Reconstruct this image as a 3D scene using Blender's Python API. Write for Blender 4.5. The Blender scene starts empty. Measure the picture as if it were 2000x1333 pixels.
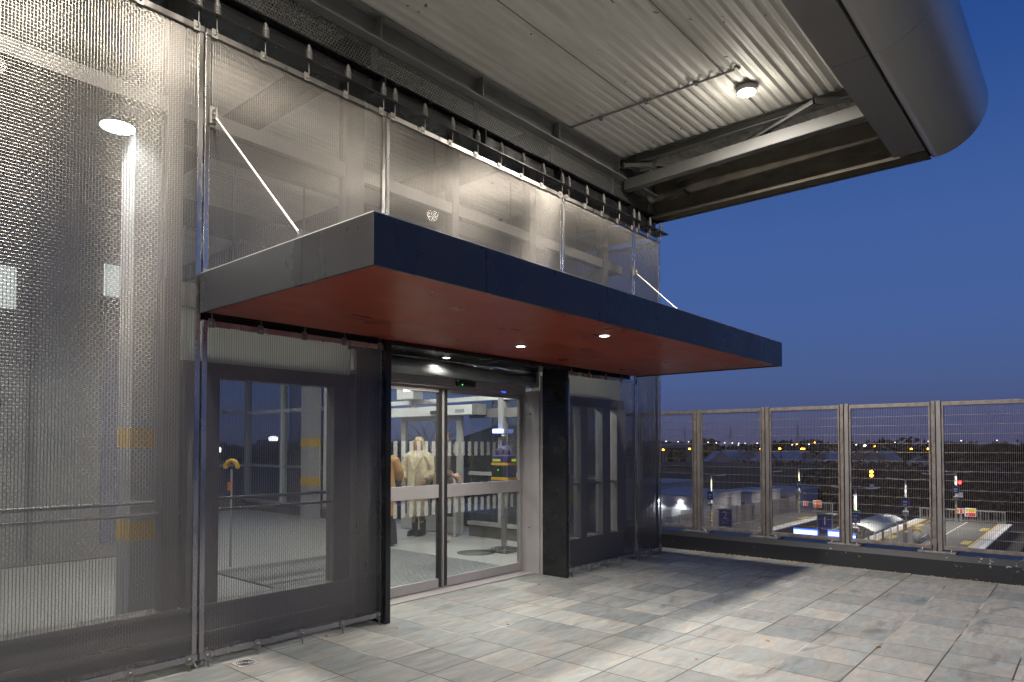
import bpy, bmesh, math, random
import numpy as np
from mathutils import Vector, Matrix
random.seed(7); rng = np.random.default_rng(7)
S = bpy.context.scene
COL = S.collection
R = math.radians

# ------------------------------------------------------------------ camera, sky, exposure
EYE = 1.55
cam = bpy.data.cameras.new('camera'); camo = bpy.data.objects.new('camera', cam); COL.objects.link(camo)
camo.location = (0, 0, EYE); camo.rotation_euler = (R(91.5), 0, R(-49.22))
cam.lens = 24; cam.sensor_width = 36; cam.shift_y = 0.085; cam.clip_start = 0.05; cam.clip_end = 6000
S.camera = camo
S.render.resolution_x = 1024; S.render.resolution_y = 682
S.view_settings.view_transform = 'Standard'; S.view_settings.look = 'None'
S.view_settings.exposure = 0; S.view_settings.gamma = 1
cy = S.cycles
cy.use_denoising = True; cy.denoising_prefilter = 'NONE'; cy.sample_clamp_direct = 30.0; cy.use_adaptive_sampling = False; cy.max_bounces = 9; cy.diffuse_bounces = 4; cy.glossy_bounces = 4
cy.transmission_bounces = 4; cy.transparent_max_bounces = 24; cy.sample_clamp_indirect = 1.5
cy.caustics_reflective = False; cy.caustics_refractive = False

W = bpy.data.worlds.new('World'); S.world = W; W.use_nodes = True
nt = W.node_tree; bg = nt.nodes['Background']
tc = nt.nodes.new('ShaderNodeTexCoord'); sx = nt.nodes.new('ShaderNodeSeparateXYZ'); rp = nt.nodes.new('ShaderNodeValToRGB')
nt.links.new(tc.outputs['Generated'], sx.inputs[0]); nt.links.new(sx.outputs['Z'], rp.inputs[0])
nt.links.new(rp.outputs[0], bg.inputs[0]); bg.inputs[1].default_value = 1.0
ramp = [(0.0, (.064, .068, .15)), (.035, (.068, .084, .19)), (.09, (.068, .110, .265)), (.17, (.060, .118, .325)),
        (.28, (.053, .115, .335)), (.46, (.022, .074, .275)), (.7, (.012, .045, .18)), (1.0, (.008, .03, .13))]
el = rp.color_ramp.elements
while len(el) < len(ramp): el.new(0.5)
for e, (p, c) in zip(el, ramp): e.position = p; e.color = (*c, 1)

# ------------------------------------------------------------------ helpers
def f1(r, u):  # not used for placing, kept for ray maths
    return (.6532*r + .7572, -.7572*r + .6532, u)
def at(px, py, t):  # world point seen at photo pixel (2000 px wide) at forward distance t
    r = (px-1000)/1333.; u = (871.5-py)/1333.
    a = f1(r, u); return Vector((a[0]*t, a[1]*t, EYE + a[2]*t))

class MB:
    def __init__(s): s.v = []; s.f = []; s.sm = []
    def add(s, vs, fs, smooth=False):
        n = len(s.v); s.v += [tuple(v) for v in vs]; s.f += [tuple(i+n for i in f) for f in fs]; s.sm += [smooth]*len(fs); return s
    def box(s, a, b):
        x0, y0, z0 = a; x1, y1, z1 = b
        x0, x1 = min(x0, x1), max(x0, x1); y0, y1 = min(y0, y1), max(y0, y1); z0, z1 = min(z0, z1), max(z0, z1)
        return s.add([(x0,y0,z0),(x1,y0,z0),(x1,y1,z0),(x0,y1,z0),(x0,y0,z1),(x1,y0,z1),(x1,y1,z1),(x0,y1,z1)],
              [(0,3,2,1),(4,5,6,7),(0,1,5,4),(1,2,6,5),(2,3,7,6),(3,0,4,7)])
    def bar(s, p, q, w, h=None, up=(0,0,1)):
        p, q = Vector(p), Vector(q); h = h or w; d = (q-p).normalized(); up = Vector(up)
        if abs(d.dot(up)) > .98: up = Vector((1,0,0))
        a = d.cross(up).normalized()*w/2; b = a.cross(d).normalized()*h/2
        vs = [p-a-b, p+a-b, p+a+b, p-a+b, q-a-b, q+a-b, q+a+b, q-a+b]
        return s.add(vs, [(0,1,2,3),(7,6,5,4),(0,4,5,1),(1,5,6,2),(2,6,7,3),(3,7,4,0)])
    def tube(s, pts, rad, n=10, cap=True, smooth=True):
        pts = [Vector(p) for p in pts]; m = len(pts)
        rad = rad if isinstance(rad, (list, tuple)) else [rad]*m
        vs = []; ref = None
        for i, p in enumerate(pts):
            d = (pts[min(i+1, m-1)] - pts[max(i-1, 0)]).normalized()
            if ref is None:
                ref = Vector((0,0,1)) if abs(d.z) < .9 else Vector((1,0,0))
            a = (ref - d*ref.dot(d)).normalized(); ref = a; b = d.cross(a)
            for k in range(n):
                t = 2*math.pi*k/n; vs.append(p + (a*math.cos(t) + b*math.sin(t))*rad[i])
        fs = [(i*n+k, i*n+(k+1) % n, (i+1)*n+(k+1) % n, (i+1)*n+k) for i in range(m-1) for k in range(n)]
        s.add(vs, fs, smooth)
        if cap:
            s.add(vs[:n], [tuple(reversed(range(n)))]); s.add(vs[-n:], [tuple(range(n))])
        return s
    def lathe(s, c, prof, n=16, smooth=True, axis='z'):
        vs = []
        for r, z in prof:
            for k in range(n):
                t = 2*math.pi*k/n; x, y = r*math.cos(t), r*math.sin(t)
                vs.append((c[0]+x, c[1]+y, c[2]+z) if axis == 'z' else ((c[0]+z, c[1]+x, c[2]+y) if axis == 'x' else (c[0]+x, c[1]+z, c[2]+y)))
        m = len(prof)
        fs = [(i*n+k, i*n+(k+1) % n, (i+1)*n+(k+1) % n, (i+1)*n+k) for i in range(m-1) for k in range(n)]
        fs += [tuple(reversed(range(n))), tuple(range((m-1)*n, m*n))]
        return s.add(vs, fs, smooth)
    def loft(s, rings, n=20, smooth=True, cap=True):  # ring: (x,y,z,rx,ry[,tilt_y])
        vs = []
        for g in rings:
            x, y, z, rx, ry = g[:5]; pw = g[5] if len(g) > 5 else 1.0
            for k in range(n):
                t = 2*math.pi*k/n; c_, s_ = math.cos(t), math.sin(t)
                c_ = math.copysign(abs(c_)**pw, c_); s_ = math.copysign(abs(s_)**pw, s_)
                vs.append((x+rx*c_, y+ry*s_, z))
        m = len(rings)
        fs = [(i*n+k, i*n+(k+1) % n, (i+1)*n+(k+1) % n, (i+1)*n+k) for i in range(m-1) for k in range(n)]
        if cap: fs += [tuple(reversed(range(n))), tuple(range((m-1)*n, m*n))]
        return s.add(vs, fs, smooth)
    def extrude_x(s, prof, x0, x1, smooth=False, closed=True):  # prof of (y,z)
        n = len(prof); vs = [(x0, y, z) for y, z in prof] + [(x1, y, z) for y, z in prof]
        fs = [(k, (k+1) % n, n+(k+1) % n, n+k) for k in range(n if closed else n-1)]
        s.add(vs, fs, smooth)
        if closed: s.add(vs[:n], [tuple(reversed(range(n)))]); s.add(vs[n:], [tuple(range(n))])
        return s
    def ball(s, c, r, n=12, m=8, sc=(1,1,1)):
        return s.loft([(c[0], c[1], c[2]-r*sc[2]*math.cos(math.pi*i/m), max(1e-4, r*sc[0]*math.sin(math.pi*i/m)), max(1e-4, r*sc[1]*math.sin(math.pi*i/m))) for i in range(m+1)], n)

ORG = {}
def name_obj(name, data):
    o = bpy.data.objects.new(name, data); COL.objects.link(o); return o
def tag(o, label=None, cat=None, group=None, kind=None):
    if label: o['label'] = label
    if cat: o['category'] = cat
    if group: o['group'] = group
    if kind: o['kind'] = kind
    return o
def thing(name, label, cat, loc=(0,0,0), group=None, rz=0):
    o = name_obj(name, None); o.location = loc; o.rotation_euler = (0,0,rz); o.empty_display_size = .1
    ORG[o.name] = Vector(loc) if rz == 0 else None
    return tag(o, label, cat, group)
def build(name, mb, m, parent=None, bevel=0, local=False, label=None, cat=None, group=None, kind=None, loc=None):
    me = bpy.data.meshes.new(name)
    off = Vector((0,0,0))
    if parent is not None and not local: off = ORG.get(parent.name) or Vector((0,0,0))
    if loc is not None: off = Vector(loc)
    me.from_pydata([tuple(Vector(v)-off) for v in mb.v], [], mb.f)
    me.polygons.foreach_set('use_smooth', mb.sm); me.update()
    if bevel:
        bm = bmesh.new(); bm.from_mesh(me); bmesh.ops.remove_doubles(bm, verts=bm.verts, dist=1e-5)
        ed = [e for e in bm.edges if len(e.link_faces) == 2 and e.calc_face_angle(0) > .5]
        bmesh.ops.bevel(bm, geom=ed, offset=bevel, segments=2, profile=.5, affect='EDGES', clamp_overlap=True)
        bm.to_mesh(me); bm.free()
    me.materials.append(m)
    o = name_obj(name, me)
    if parent is not None: o.parent = parent; ORG[o.name] = ORG.get(parent.name)
    if loc is not None: o.location = loc
    return tag(o, label, cat, group, kind)
def copy_tree(o, loc=None, rz=None, label=None, parent=None):
    c = o.copy(); COL.objects.link(c)
    if parent is not None: c.parent = parent
    if loc is not None: c.location = loc
    if rz is not None: c.rotation_euler = (0,0,rz)
    if label: c['label'] = label
    for ch in list(o.children): copy_tree(ch, parent=c)
    return c
def np_mesh(name, V, F, m, parent=None, smooth=True):
    me = bpy.data.meshes.new(name); V = np.asarray(V, np.float32).reshape(-1, 3); F = np.asarray(F, np.int32); k = F.shape[1]
    me.vertices.add(len(V)); me.vertices.foreach_set('co', V.ravel())
    me.loops.add(F.size); me.loops.foreach_set('vertex_index', F.ravel())
    me.polygons.add(len(F)); me.polygons.foreach_set('loop_start', np.arange(0, F.size, k, dtype=np.int32))
    me.polygons.foreach_set('use_smooth', np.full(len(F), smooth)); me.update(calc_edges=True); me.validate()
    me.materials.append(m); o = name_obj(name, me)
    if parent is not None: o.parent = parent
    return o

# ------------------------------------------------------------------ materials
def newmat(name):
    m = bpy.data.materials.new(name); m.use_nodes = True; return m, m.node_tree, m.node_tree.nodes['Principled BSDF']
def P(name, col, rough=.5, metal=0., var=.12, scale=6., stretch=(1,1,1), bump=0., bscale=60., coat=0., rvar=.1, spec=.5):
    m, t, b = newmat(name); N = t.nodes; L = t.links
    tc = N.new('ShaderNodeTexCoord'); mp = N.new('ShaderNodeMapping'); mp.inputs['Scale'].default_value = stretch
    L.new(tc.outputs['Object'], mp.inputs[0])
    nz = N.new('ShaderNodeTexNoise'); nz.inputs['Scale'].default_value = scale; nz.inputs['Detail'].default_value = 6; nz.inputs['Roughness'].default_value = .6
    L.new(mp.outputs[0], nz.inputs['Vector'])
    mr = N.new('ShaderNodeMapRange'); mr.inputs[1].default_value = .3; mr.inputs[2].default_value = .7; mr.inputs[3].default_value = 1-var; mr.inputs[4].default_value = 1+var
    L.new(nz.outputs[0], mr.inputs[0])
    mx = N.new('ShaderNodeVectorMath'); mx.operation = 'SCALE'; mx.inputs[0].default_value = col; L.new(mr.outputs[0], mx.inputs['Scale'])
    L.new(mx.outputs[0], b.inputs['Base Color'])
    rr = N.new('ShaderNodeMapRange'); rr.inputs[1].default_value = .3; rr.inputs[2].default_value = .7; rr.inputs[3].default_value = max(.02, rough-rvar); rr.inputs[4].default_value = min(1, rough+rvar)
    L.new(nz.outputs[0], rr.inputs[0]); L.new(rr.outputs[0], b.inputs['Roughness'])
    b.inputs['Metallic'].default_value = metal; b.inputs['Specular IOR Level'].default_value = spec
    if coat: b.inputs['Coat Weight'].default_value = coat; b.inputs['Coat Roughness'].default_value = .08
    if bump:
        n2 = N.new('ShaderNodeTexNoise'); n2.inputs['Scale'].default_value = bscale; n2.inputs['Detail'].default_value = 4; L.new(mp.outputs[0], n2.inputs['Vector'])
        bp = N.new('ShaderNodeBump'); bp.inputs['Strength'].default_value = bump; bp.inputs['Distance'].default_value = .01
        L.new(n2.outputs[0], bp.inputs['Height']); L.new(bp.outputs[0], b.inputs['Normal'])
    return m
def EM(name, col, s):
    m, t, b = newmat(name); b.inputs['Base Color'].default_value = (.02,.02,.02,1)
    b.inputs['Emission Color'].default_value = (*col, 1); b.inputs['Emission Strength'].default_value = s; return m
def GLASS(name, tint=(.93,.96,.95), dirt=.02):
    m, t, b = newmat(name); N = t.nodes; L = t.links; out = N['Material Output']; N.remove(b)
    lw = N.new('ShaderNodeLayerWeight'); lw.inputs[0].default_value = .5
    pw = N.new('ShaderNodeMath'); pw.operation = 'POWER'; pw.inputs[1].default_value = 5; L.new(lw.outputs['Facing'], pw.inputs[0])
    ma = N.new('ShaderNodeMath'); ma.operation = 'MULTIPLY_ADD'; ma.inputs[1].default_value = .95; ma.inputs[2].default_value = .045; L.new(pw.outputs[0], ma.inputs[0])
    tr = N.new('ShaderNodeBsdfTransparent'); tr.inputs[0].default_value = (*tint, 1)
    gl = N.new('ShaderNodeBsdfGlossy'); gl.inputs['Roughness'].default_value = .01
    mx = N.new('ShaderNodeMixShader'); L.new(ma.outputs[0], mx.inputs[0]); L.new(tr.outputs[0], mx.inputs[1]); L.new(gl.outputs[0], mx.inputs[2])
    df = N.new('ShaderNodeBsdfDiffuse'); df.inputs[0].default_value = (.6,.6,.58,1)
    m2 = N.new('ShaderNodeMixShader'); m2.inputs[0].default_value = dirt; L.new(mx.outputs[0], m2.inputs[1]); L.new(df.outputs[0], m2.inputs[2])
    L.new(m2.outputs[0], out.inputs[0]); return m

M = {}
def WIRE(name, col, across, rough):  # round wire: broad sheen round the wire, tight along it
    m, t, b = newmat(name); N = t.nodes; L = t.links
    b.inputs['Base Color'].default_value = (*col,1); b.inputs['Metallic'].default_value = .92; b.inputs['Roughness'].default_value = rough; b.inputs['Anisotropic'].default_value = .97
    cv = N.new('ShaderNodeCombineXYZ')
    for k in range(3): cv.inputs[k].default_value = across[k]
    vt = N.new('ShaderNodeVectorTransform'); vt.vector_type = 'VECTOR'; vt.convert_from = 'OBJECT'; vt.convert_to = 'WORLD'
    L.new(cv.outputs[0], vt.inputs[0]); L.new(vt.outputs[0], b.inputs['Tangent']); return m
M['mesh'] = WIRE('weft_wire', (.50,.47,.43), (0,0,1), .29)
M['warp'] = WIRE('warp_wire', (.34,.315,.285), (1,0,0), .42)
M['steel'] = P('stainless_flat', (.60,.57,.54), .26, 1., .08, 5, (1,1,.3), rvar=.1)
M['clip'] = P('clip_steel', (.28,.265,.245), .5, .8, .15, 30)
M['spring'] = P('spring_steel', (.15,.145,.135), .5, .6, .2, 30)
M['perf'] = P('perforated_grey', (.045,.045,.044), .5, .1, .1, 5)
M['black'] = P('black_paint', (.010,.010,.011), .22, 0, .2, 5, bump=.03, bscale=90)
M['blackmatt'] = P('black_steel', (.012,.012,.013), .45, 0, .25, 8)
M['navy'] = P('canopy_paint', (.052,.051,.054), .30, .3, .1, 2.5, (1,1,.5), bump=.015, bscale=12)
M['red'] = P('soffit_red', (.30,.048,.026), .34, 0, .16, 1.3, (1,2,1), bump=.03, bscale=3)
M['grey'] = P('window_grey', (.28,.265,.25), .42, .1, .1, 5)
M['greydk'] = P('window_dark', (.19,.177,.168), .45, .1, .15, 5)
M['lgrey'] = P('light_grey_frame', (.36,.35,.34), .4, .15, .06, 4)
M['alu'] = P('aluminium_pink', (.36,.335,.325), .38, .3, .06, 4)
M['white'] = P('white_paint', (.72,.72,.70), .45, 0, .05, 4)
M['girder'] = P('girder_grey', (.15,.15,.15), .5, .1, .18, 4)
M['beam'] = P('beam_grey', (.045,.045,.044), .7, 0, .15, 5, (1,1,1), spec=.2)
M['soffit'] = P('soffit_dark', (.15,.145,.145), .45, .2, .08, 3)
M['fascia'] = P('fascia_grey', (.62,.605,.58), .22, .15, .05, 2, (.3,1,1), rvar=.03)
M['endbeam'] = P('end_beam', (.048,.043,.036), .85, 0, .3, 4, (1,1,2), spec=.1)
M['glass'] = GLASS('clear_glass')
M['stripe'] = GLASS('stripe_film', (.85,.88,.87), .30)
M['glassdirty'] = GLASS('inner_glass', (.86,.88,.88), .035)
M['floor'] = P('interior_floor', (.36,.35,.325), .42, 0, .12, 9, bump=.03, bscale=150)
M['plinth'] = P('plinth', (.10,.092,.082), .6, 0, .25, 6)
M['yellow'] = P('yellow_band', (.72,.42,.015), .5, 0, .06, 8)
M['column'] = P('column_grey', (.40,.40,.41), .45, .05, .06, 5)
M['rubber'] = P('black_rubber', (.012,.012,.012), .6)
M['matm'] = P('mat_ribs', (.42,.42,.41), .5, .4, .15, 20)
M['dark'] = P('mat_base', (.02,.02,.02), .8)
M['shutter'] = P('shutter_box', (.30,.31,.31), .35, .5, .25, 4, (1,6,6), bump=.05, bscale=12)
M['fencep'] = P('fence_post', (.25,.235,.23), .5, .5, .2, 12, (1,1,.4))
M['fencer'] = P('fence_rail', (.20,.175,.16), .6, .3, .4, 14)
M['fencew'] = P('fence_wire', (.30,.26,.23), .5, .5, .2, 20)
M['concrete'] = P('concrete', (.30,.29,.27), .85, 0, .2, 5, bump=.2)
M['asphalt'] = P('asphalt', (.075,.072,.068), .8, 0, .2, 4, bump=.2, bscale=80)
M['ballast'] = P('ballast', (.040,.036,.032), .9, 0, .5, 3, bump=.5)
M['ground'] = P('dark_ground', (.026,.024,.018), .95, 0, .5, .05)
M['grass'] = P('grass_bank', (.040,.052,.020), .9, 0, .4, .3)
M['scrub'] = P('scrub', (.050,.036,.027), .85, 0, .5, .3)
M['trees'] = P('far_trees', (.022,.018,.016), .9, 0, .4, .1)
M['bark'] = P('bark', (.035,.028,.025), .9)
M['wline'] = P('white_line', (.72,.71,.66), .7, 0, .12, 6)
M['yline'] = P('yellow_line', (.68,.48,.05), .7, 0, .12, 6)
M['sblue'] = P('sign_blue', (.022,.04,.24), .4, 0, .05)
M['sgreen'] = P('sign_green', (.01,.20,.09), .4, 0, .05)
M['swhite'] = P('sign_white', (.8,.8,.8), .5, 0, .03)
M['sred'] = P('sign_red', (.6,.05,.03), .5)
M['orange'] = P('orange', (.75,.22,.02), .5)
M['cream'] = P('cream_pole', (.62,.60,.42), .5)
M['rail'] = P('rail_steel', (.10,.085,.07), .4, .8)
M['roofred'] = P('roof_red', (.46,.14,.11), .8, 0, .2, .6)
M['roofgrey'] = P('roof_grey', (.62,.53,.49), .8, 0, .25, .6)  # warm tint stands in for orange street lamp glow on the houses
M['wallpink'] = P('render_wall', (.50,.42,.40), .8, 0, .2, .6)
M['brick'] = P('brick_far', (.14,.10,.08), .85, 0, .3, 1)
M['cabin'] = P('cabin', (.50,.47,.47), .6, 0, .12, 1)
M['skin'] = P('skin', (.56,.33,.24), .5, 0, .06, 12)
M['fur'] = P('cream_fur', (.60,.50,.34), .85, 0, .22, 26, bump=.9, bscale=70)
M['tan'] = P('tan_coat', (.42,.22,.085), .8, 0, .12, 20, bump=.3, bscale=60)
M['taupe'] = P('taupe_coat', (.19,.145,.115), .8, 0, .12, 20, bump=.3, bscale=60)
M['cloth'] = P('black_cloth', (.014,.014,.016), .8, 0, .4, 30, bump=.3)
M['leather'] = P('black_leather', (.012,.011,.011), .35, 0, .3, 20, bump=.15)
M['tights'] = P('tights', (.10,.065,.05), .6)
M['blonde'] = P('blonde_hair', (.62,.46,.25), .5, 0, .3, 40, (3,3,.4), bump=.5, bscale=60)
M['brown'] = P('auburn_hair', (.21,.10,.045), .5, 0, .35, 40, (3,3,.4), bump=.5, bscale=60)
M['pink'] = P('nude_shoe', (.55,.36,.28), .5)
M['lips'] = P('lips', (.40,.10,.09), .4)
M['purple'] = P('purple_plastic', (.06,.045,.16), .35)
M['leaf'] = P('dry_leaf', (.50,.22,.04), .7, 0, .3, 90)
M['leafp'] = P('pale_leaf', (.62,.42,.16), .7, 0, .3, 90)
M['rodm'] = P('rod_bright', (.78,.76,.72), .45, .2, .05)
M['bounce_cover'] = P('pale_bounce_cover', (.66,.65,.61), .7, 0, .1, 3)  # pale so the canopy top bounces floodlight up to the deck
M['drain'] = P('drain_steel', (.50,.49,.48), .45, .6)

# frosted clerestory
m, t, b = newmat('frosted_glass'); M['frost'] = m
N = t.nodes; L = t.links; N.remove(b)
tl = N.new('ShaderNodeBsdfTranslucent'); tl.inputs[0].default_value = (.80,.84,.80,1)
df = N.new('ShaderNodeBsdfDiffuse'); df.inputs[0].default_value = (.62,.66,.62,1)
mx = N.new('ShaderNodeMixShader'); mx.inputs[0].default_value = .45; L.new(tl.outputs[0], mx.inputs[1]); L.new(df.outputs[0], mx.inputs[2]); L.new(mx.outputs[0], N['Material Output'].inputs[0])

# slate paving
def paving_mat():
    m, t, b = newmat('slate_paving'); N = t.nodes; L = t.links
    tc = N.new('ShaderNodeTexCoord'); mp = N.new('ShaderNodeMapping'); mp.inputs['Location'].default_value = (-5.64+.41*20, -.04+.43*30, 0)
    L.new(tc.outputs['Object'], mp.inputs[0])
    def brick(c1, c2, mc, msize):
        k = N.new('ShaderNodeTexBrick'); k.offset = 0; k.offset_frequency = 2; k.squash = 1
        k.inputs['Scale'].default_value = 1; k.inputs['Brick Width'].default_value = .41; k.inputs['Row Height'].default_value = .43
        k.inputs['Mortar Size'].default_value = msize; k.inputs['Mortar Smooth'].default_value = .15; k.inputs['Bias'].default_value = 0
        for nme, c in (('Color1', c1), ('Color2', c2), ('Mortar', mc)): k.inputs[nme].default_value = (*c, 1)
        L.new(mp.outputs[0], k.inputs['Vector']); return k
    # slightly wobbling joints
    wz = N.new('ShaderNodeTexNoise'); wz.inputs['Scale'].default_value = 7; L.new(tc.outputs['Object'], wz.inputs['Vector'])
    k1 = brick((.165,.170,.168), (.275,.267,.250), (.3,.3,.3), .0055)
    k2 = brick((.0,.0,.0), (1,1,1), (0,0,0), 0.0)      # random per slab
    # cleft streaks along the slab
    ms = N.new('ShaderNodeMapping'); ms.inputs['Scale'].default_value = (2.2, 7, 1)
    L.new(tc.outputs['Object'], ms.inputs[0])
    add = N.new('ShaderNodeVectorMath'); add.operation = 'MULTIPLY_ADD'; add.inputs[1].default_value = (31,17,5)
    L.new(k2.outputs['Color'], add.inputs[0]); L.new(ms.outputs[0], add.inputs[2])
    n1 = N.new('ShaderNodeTexNoise'); n1.inputs['Scale'].default_value = 1.6; n1.inputs['Detail'].default_value = 8; n1.inputs['Roughness'].default_value = .62; n1.inputs['Distortion'].default_value = .6
    L.new(add.outputs[0], n1.inputs['Vector'])
    r1 = N.new('ShaderNodeMapRange'); r1.inputs[1].default_value = .3; r1.inputs[2].default_value = .72; r1.inputs[3].default_value = .78; r1.inputs[4].default_value = 1.15; L.new(n1.outputs[0], r1.inputs[0])
    # blue-grey versus warm slabs
    hue = N.new('ShaderNodeMix'); hue.data_type = 'RGBA'; hue.inputs[6].default_value = (.92,.98,1.0,1); hue.inputs[7].default_value = (1.04,1.0,.955,1)
    n3 = N.new('ShaderNodeTexNoise'); n3.inputs['Scale'].default_value = .9; n3.inputs['Detail'].default_value = 3; L.new(add.outputs[0], n3.inputs['Vector'])
    c3 = N.new('ShaderNodeMapRange'); c3.inputs[1].default_value = .42; c3.inputs[2].default_value = .58; L.new(n3.outputs[0], c3.inputs[0]); L.new(c3.outputs[0], hue.inputs[0])
    mu = N.new('ShaderNodeMix'); mu.data_type = 'RGBA'; mu.blend_type = 'MULTIPLY'; mu.inputs[0].default_value = 1
    L.new(k1.outputs['Color'], mu.inputs[6]); L.new(hue.outputs[2], mu.inputs[7])
    sc = N.new('ShaderNodeVectorMath'); sc.operation = 'SCALE'; L.new(mu.outputs[2], sc.inputs[0]); L.new(r1.outputs[0], sc.inputs['Scale'])
    # damp stains
    n4 = N.new('ShaderNodeTexNoise'); n4.inputs['Scale'].default_value = 1.1; n4.inputs['Detail'].default_value = 5; n4.inputs['Distortion'].default_value = 1.2; L.new(ms.outputs[0], n4.inputs['Vector']); n4.inputs['Scale'].default_value = .55
    s4 = N.new('ShaderNodeMapRange'); s4.inputs[1].default_value = .60; s4.inputs[2].default_value = .68; s4.inputs[3].default_value = 1; s4.inputs[4].default_value = .68; L.new(n4.outputs[0], s4.inputs[0])
    sc2 = N.new('ShaderNodeVectorMath'); sc2.operation = 'SCALE'; L.new(sc.outputs[0], sc2.inputs[0]); L.new(s4.outputs[0], sc2.inputs['Scale'])
    # joints: dark in places, pale mortar in places
    n5 = N.new('ShaderNodeTexNoise'); n5.inputs['Scale'].default_value = 1.3; n5.inputs['Detail'].default_value = 4; L.new(tc.outputs['Object'], n5.inputs['Vector'])
    jr = N.new('ShaderNodeValToRGB'); jr.color_ramp.elements[0].position = .50; jr.color_ramp.elements[0].color = (.035,.028,.022,1); jr.color_ramp.elements[1].position = .66; jr.color_ramp.elements[1].color = (.40,.36,.31,1)
    L.new(n5.outputs[0], jr.inputs[0])
    fin = N.new('ShaderNodeMix'); fin.data_type = 'RGBA'; L.new(k1.outputs['Fac'], fin.inputs[0]); L.new(sc2.outputs[0], fin.inputs[6]); L.new(jr.outputs[0], fin.inputs[7])
    # wider dirt rows on joints running along the facade
    L.new(fin.outputs[2], b.inputs['Base Color'])
    rr = N.new('ShaderNodeMapRange'); rr.inputs[1].default_value = .3; rr.inputs[2].default_value = .7; rr.inputs[3].default_value = .62; rr.inputs[4].default_value = .42; L.new(n1.outputs[0], rr.inputs[0]); L.new(rr.outputs[0], b.inputs['Roughness'])
    hh = N.new('ShaderNodeMath'); hh.operation = 'MULTIPLY_ADD'; hh.inputs[1].default_value = -1.2; L.new(k1.outputs['Fac'], hh.inputs[0]); L.new(n1.outputs[0], hh.inputs[2])
    bp = N.new('ShaderNodeBump'); bp.inputs['Strength'].default_value = .35; bp.inputs['Distance'].default_value = .008; L.new(hh.outputs[0], bp.inputs['Height']); L.new(bp.outputs[0], b.inputs['Normal'])
    return m
M['paving'] = paving_mat()

# corrugated deck: off-white with rust specks and streaks
def deck_mat():
    m, t, b = newmat('corrugated_deck'); N = t.nodes; L = t.links
    tc = N.new('ShaderNodeTexCoord'); mp = N.new('ShaderNodeMapping'); mp.inputs['Scale'].default_value = (.35, 3, 1); L.new(tc.outputs['Object'], mp.inputs[0])
    n = N.new('ShaderNodeTexNoise'); n.inputs['Scale'].default_value = 2.5; n.inputs['Detail'].default_value = 6; L.new(mp.outputs[0], n.inputs['Vector'])
    r = N.new('ShaderNodeValToRGB'); r.color_ramp.elements[0].position = .3; r.color_ramp.elements[0].color = (.60,.58,.52,1); r.color_ramp.elements[1].position = .65; r.color_ramp.elements[1].color = (.82,.81,.75,1); L.new(n.outputs[0], r.inputs[0])
    v = N.new('ShaderNodeTexNoise'); v.inputs['Scale'].default_value = 9; v.inputs['Detail'].default_value = 2; L.new(tc.outputs['Object'], v.inputs['Vector'])
    vr = N.new('ShaderNodeMapRange'); vr.inputs[1].default_value = .72; vr.inputs[2].default_value = .76; L.new(v.outputs[0], vr.inputs[0])
    mx = N.new('ShaderNodeMix'); mx.data_type = 'RGBA'; mx.inputs[7].default_value = (.10,.07,.05,1); L.new(vr.outputs[0], mx.inputs[0]); L.new(r.outputs[0], mx.inputs[6])
    L.new(mx.outputs[2], b.inputs['Base Color']); b.inputs['Roughness'].default_value = .5; return m
M['deck'] = deck_mat()

# parapet: black bitumen paint, chipped white
def chip_mat():
    m, t, b = newmat('chipped_black'); N = t.nodes; L = t.links
    tc = N.new('ShaderNodeTexCoord'); n = N.new('ShaderNodeTexNoise'); n.inputs['Scale'].default_value = 24; n.inputs['Detail'].default_value = 6; L.new(tc.outputs['Object'], n.inputs['Vector'])
    n2 = N.new('ShaderNodeTexNoise'); n2.inputs['Scale'].default_value = 1.3; L.new(tc.outputs['Object'], n2.inputs['Vector'])
    ml = N.new('ShaderNodeMath'); ml.operation = 'MULTIPLY_ADD'; ml.inputs[1].default_value = .45; L.new(n2.outputs[0], ml.inputs[0]); L.new(n.outputs[0], ml.inputs[2])
    r = N.new('ShaderNodeMapRange'); r.inputs[1].default_value = .93; r.inputs[2].default_value = .955; L.new(ml.outputs[0], r.inputs[0])
    mx = N.new('ShaderNodeMix'); mx.data_type = 'RGBA'; mx.inputs[6].default_value = (.017,.018,.022,1); mx.inputs[7].default_value = (.28,.27,.26,1); L.new(r.outputs[0], mx.inputs[0])
    L.new(mx.outputs[2], b.inputs['Base Color']); b.inputs['Roughness'].default_value = .42; return m
M['chip'] = chip_mat()

LAMP_W = EM('lamp_white', (1.0,.93,.80), 60)
LAMP_C = EM('lamp_cool', (.90,.95,1.0), 25)
LAMP_S = EM('downlight_lit', (1.0,.96,.88), 14)
LAMP_O = EM('sodium_orange', (1.0,.36,.02), 26)
LAMP_P = EM('street_white', (.95,.95,1.0), 4)
LED_B = EM('led_screen_blue', (.22,.30,1.0), 7)
LED_B2 = EM('led_screen_glow', (.03,.09,1.0), 4.5)
LED_R = EM('signal_red', (1.0,.02,.02), 14)
LED_G = EM('status_green', (.05,1.0,.2), 3)
LED_Y = EM('status_yellow', (.75,1.0,.02), .45)
WARM = EM('warm_strip', (1.0,.62,.25), 2.0)

def lamp(kind, name, loc, power, col=(1,1,1), parent=None, size=.1, spot=None, blend=.5, rot=None):
    l = bpy.data.lights.new(name, kind); l.energy = power; l.color = col
    if kind == 'AREA': l.shape = 'DISK'; l.size = size
    elif kind == 'SPOT': l.spot_size = R(spot or 150); l.spot_blend = blend; l.shadow_soft_size = size
    else: l.shadow_soft_size = size
    o = name_obj(name, l)
    if parent is not None:
        o.parent = parent; o.location = Vector(loc) - (ORG.get(parent.name) or Vector())
    else: o.location = loc
    if rot: o.rotation_euler = rot
    return o

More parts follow.
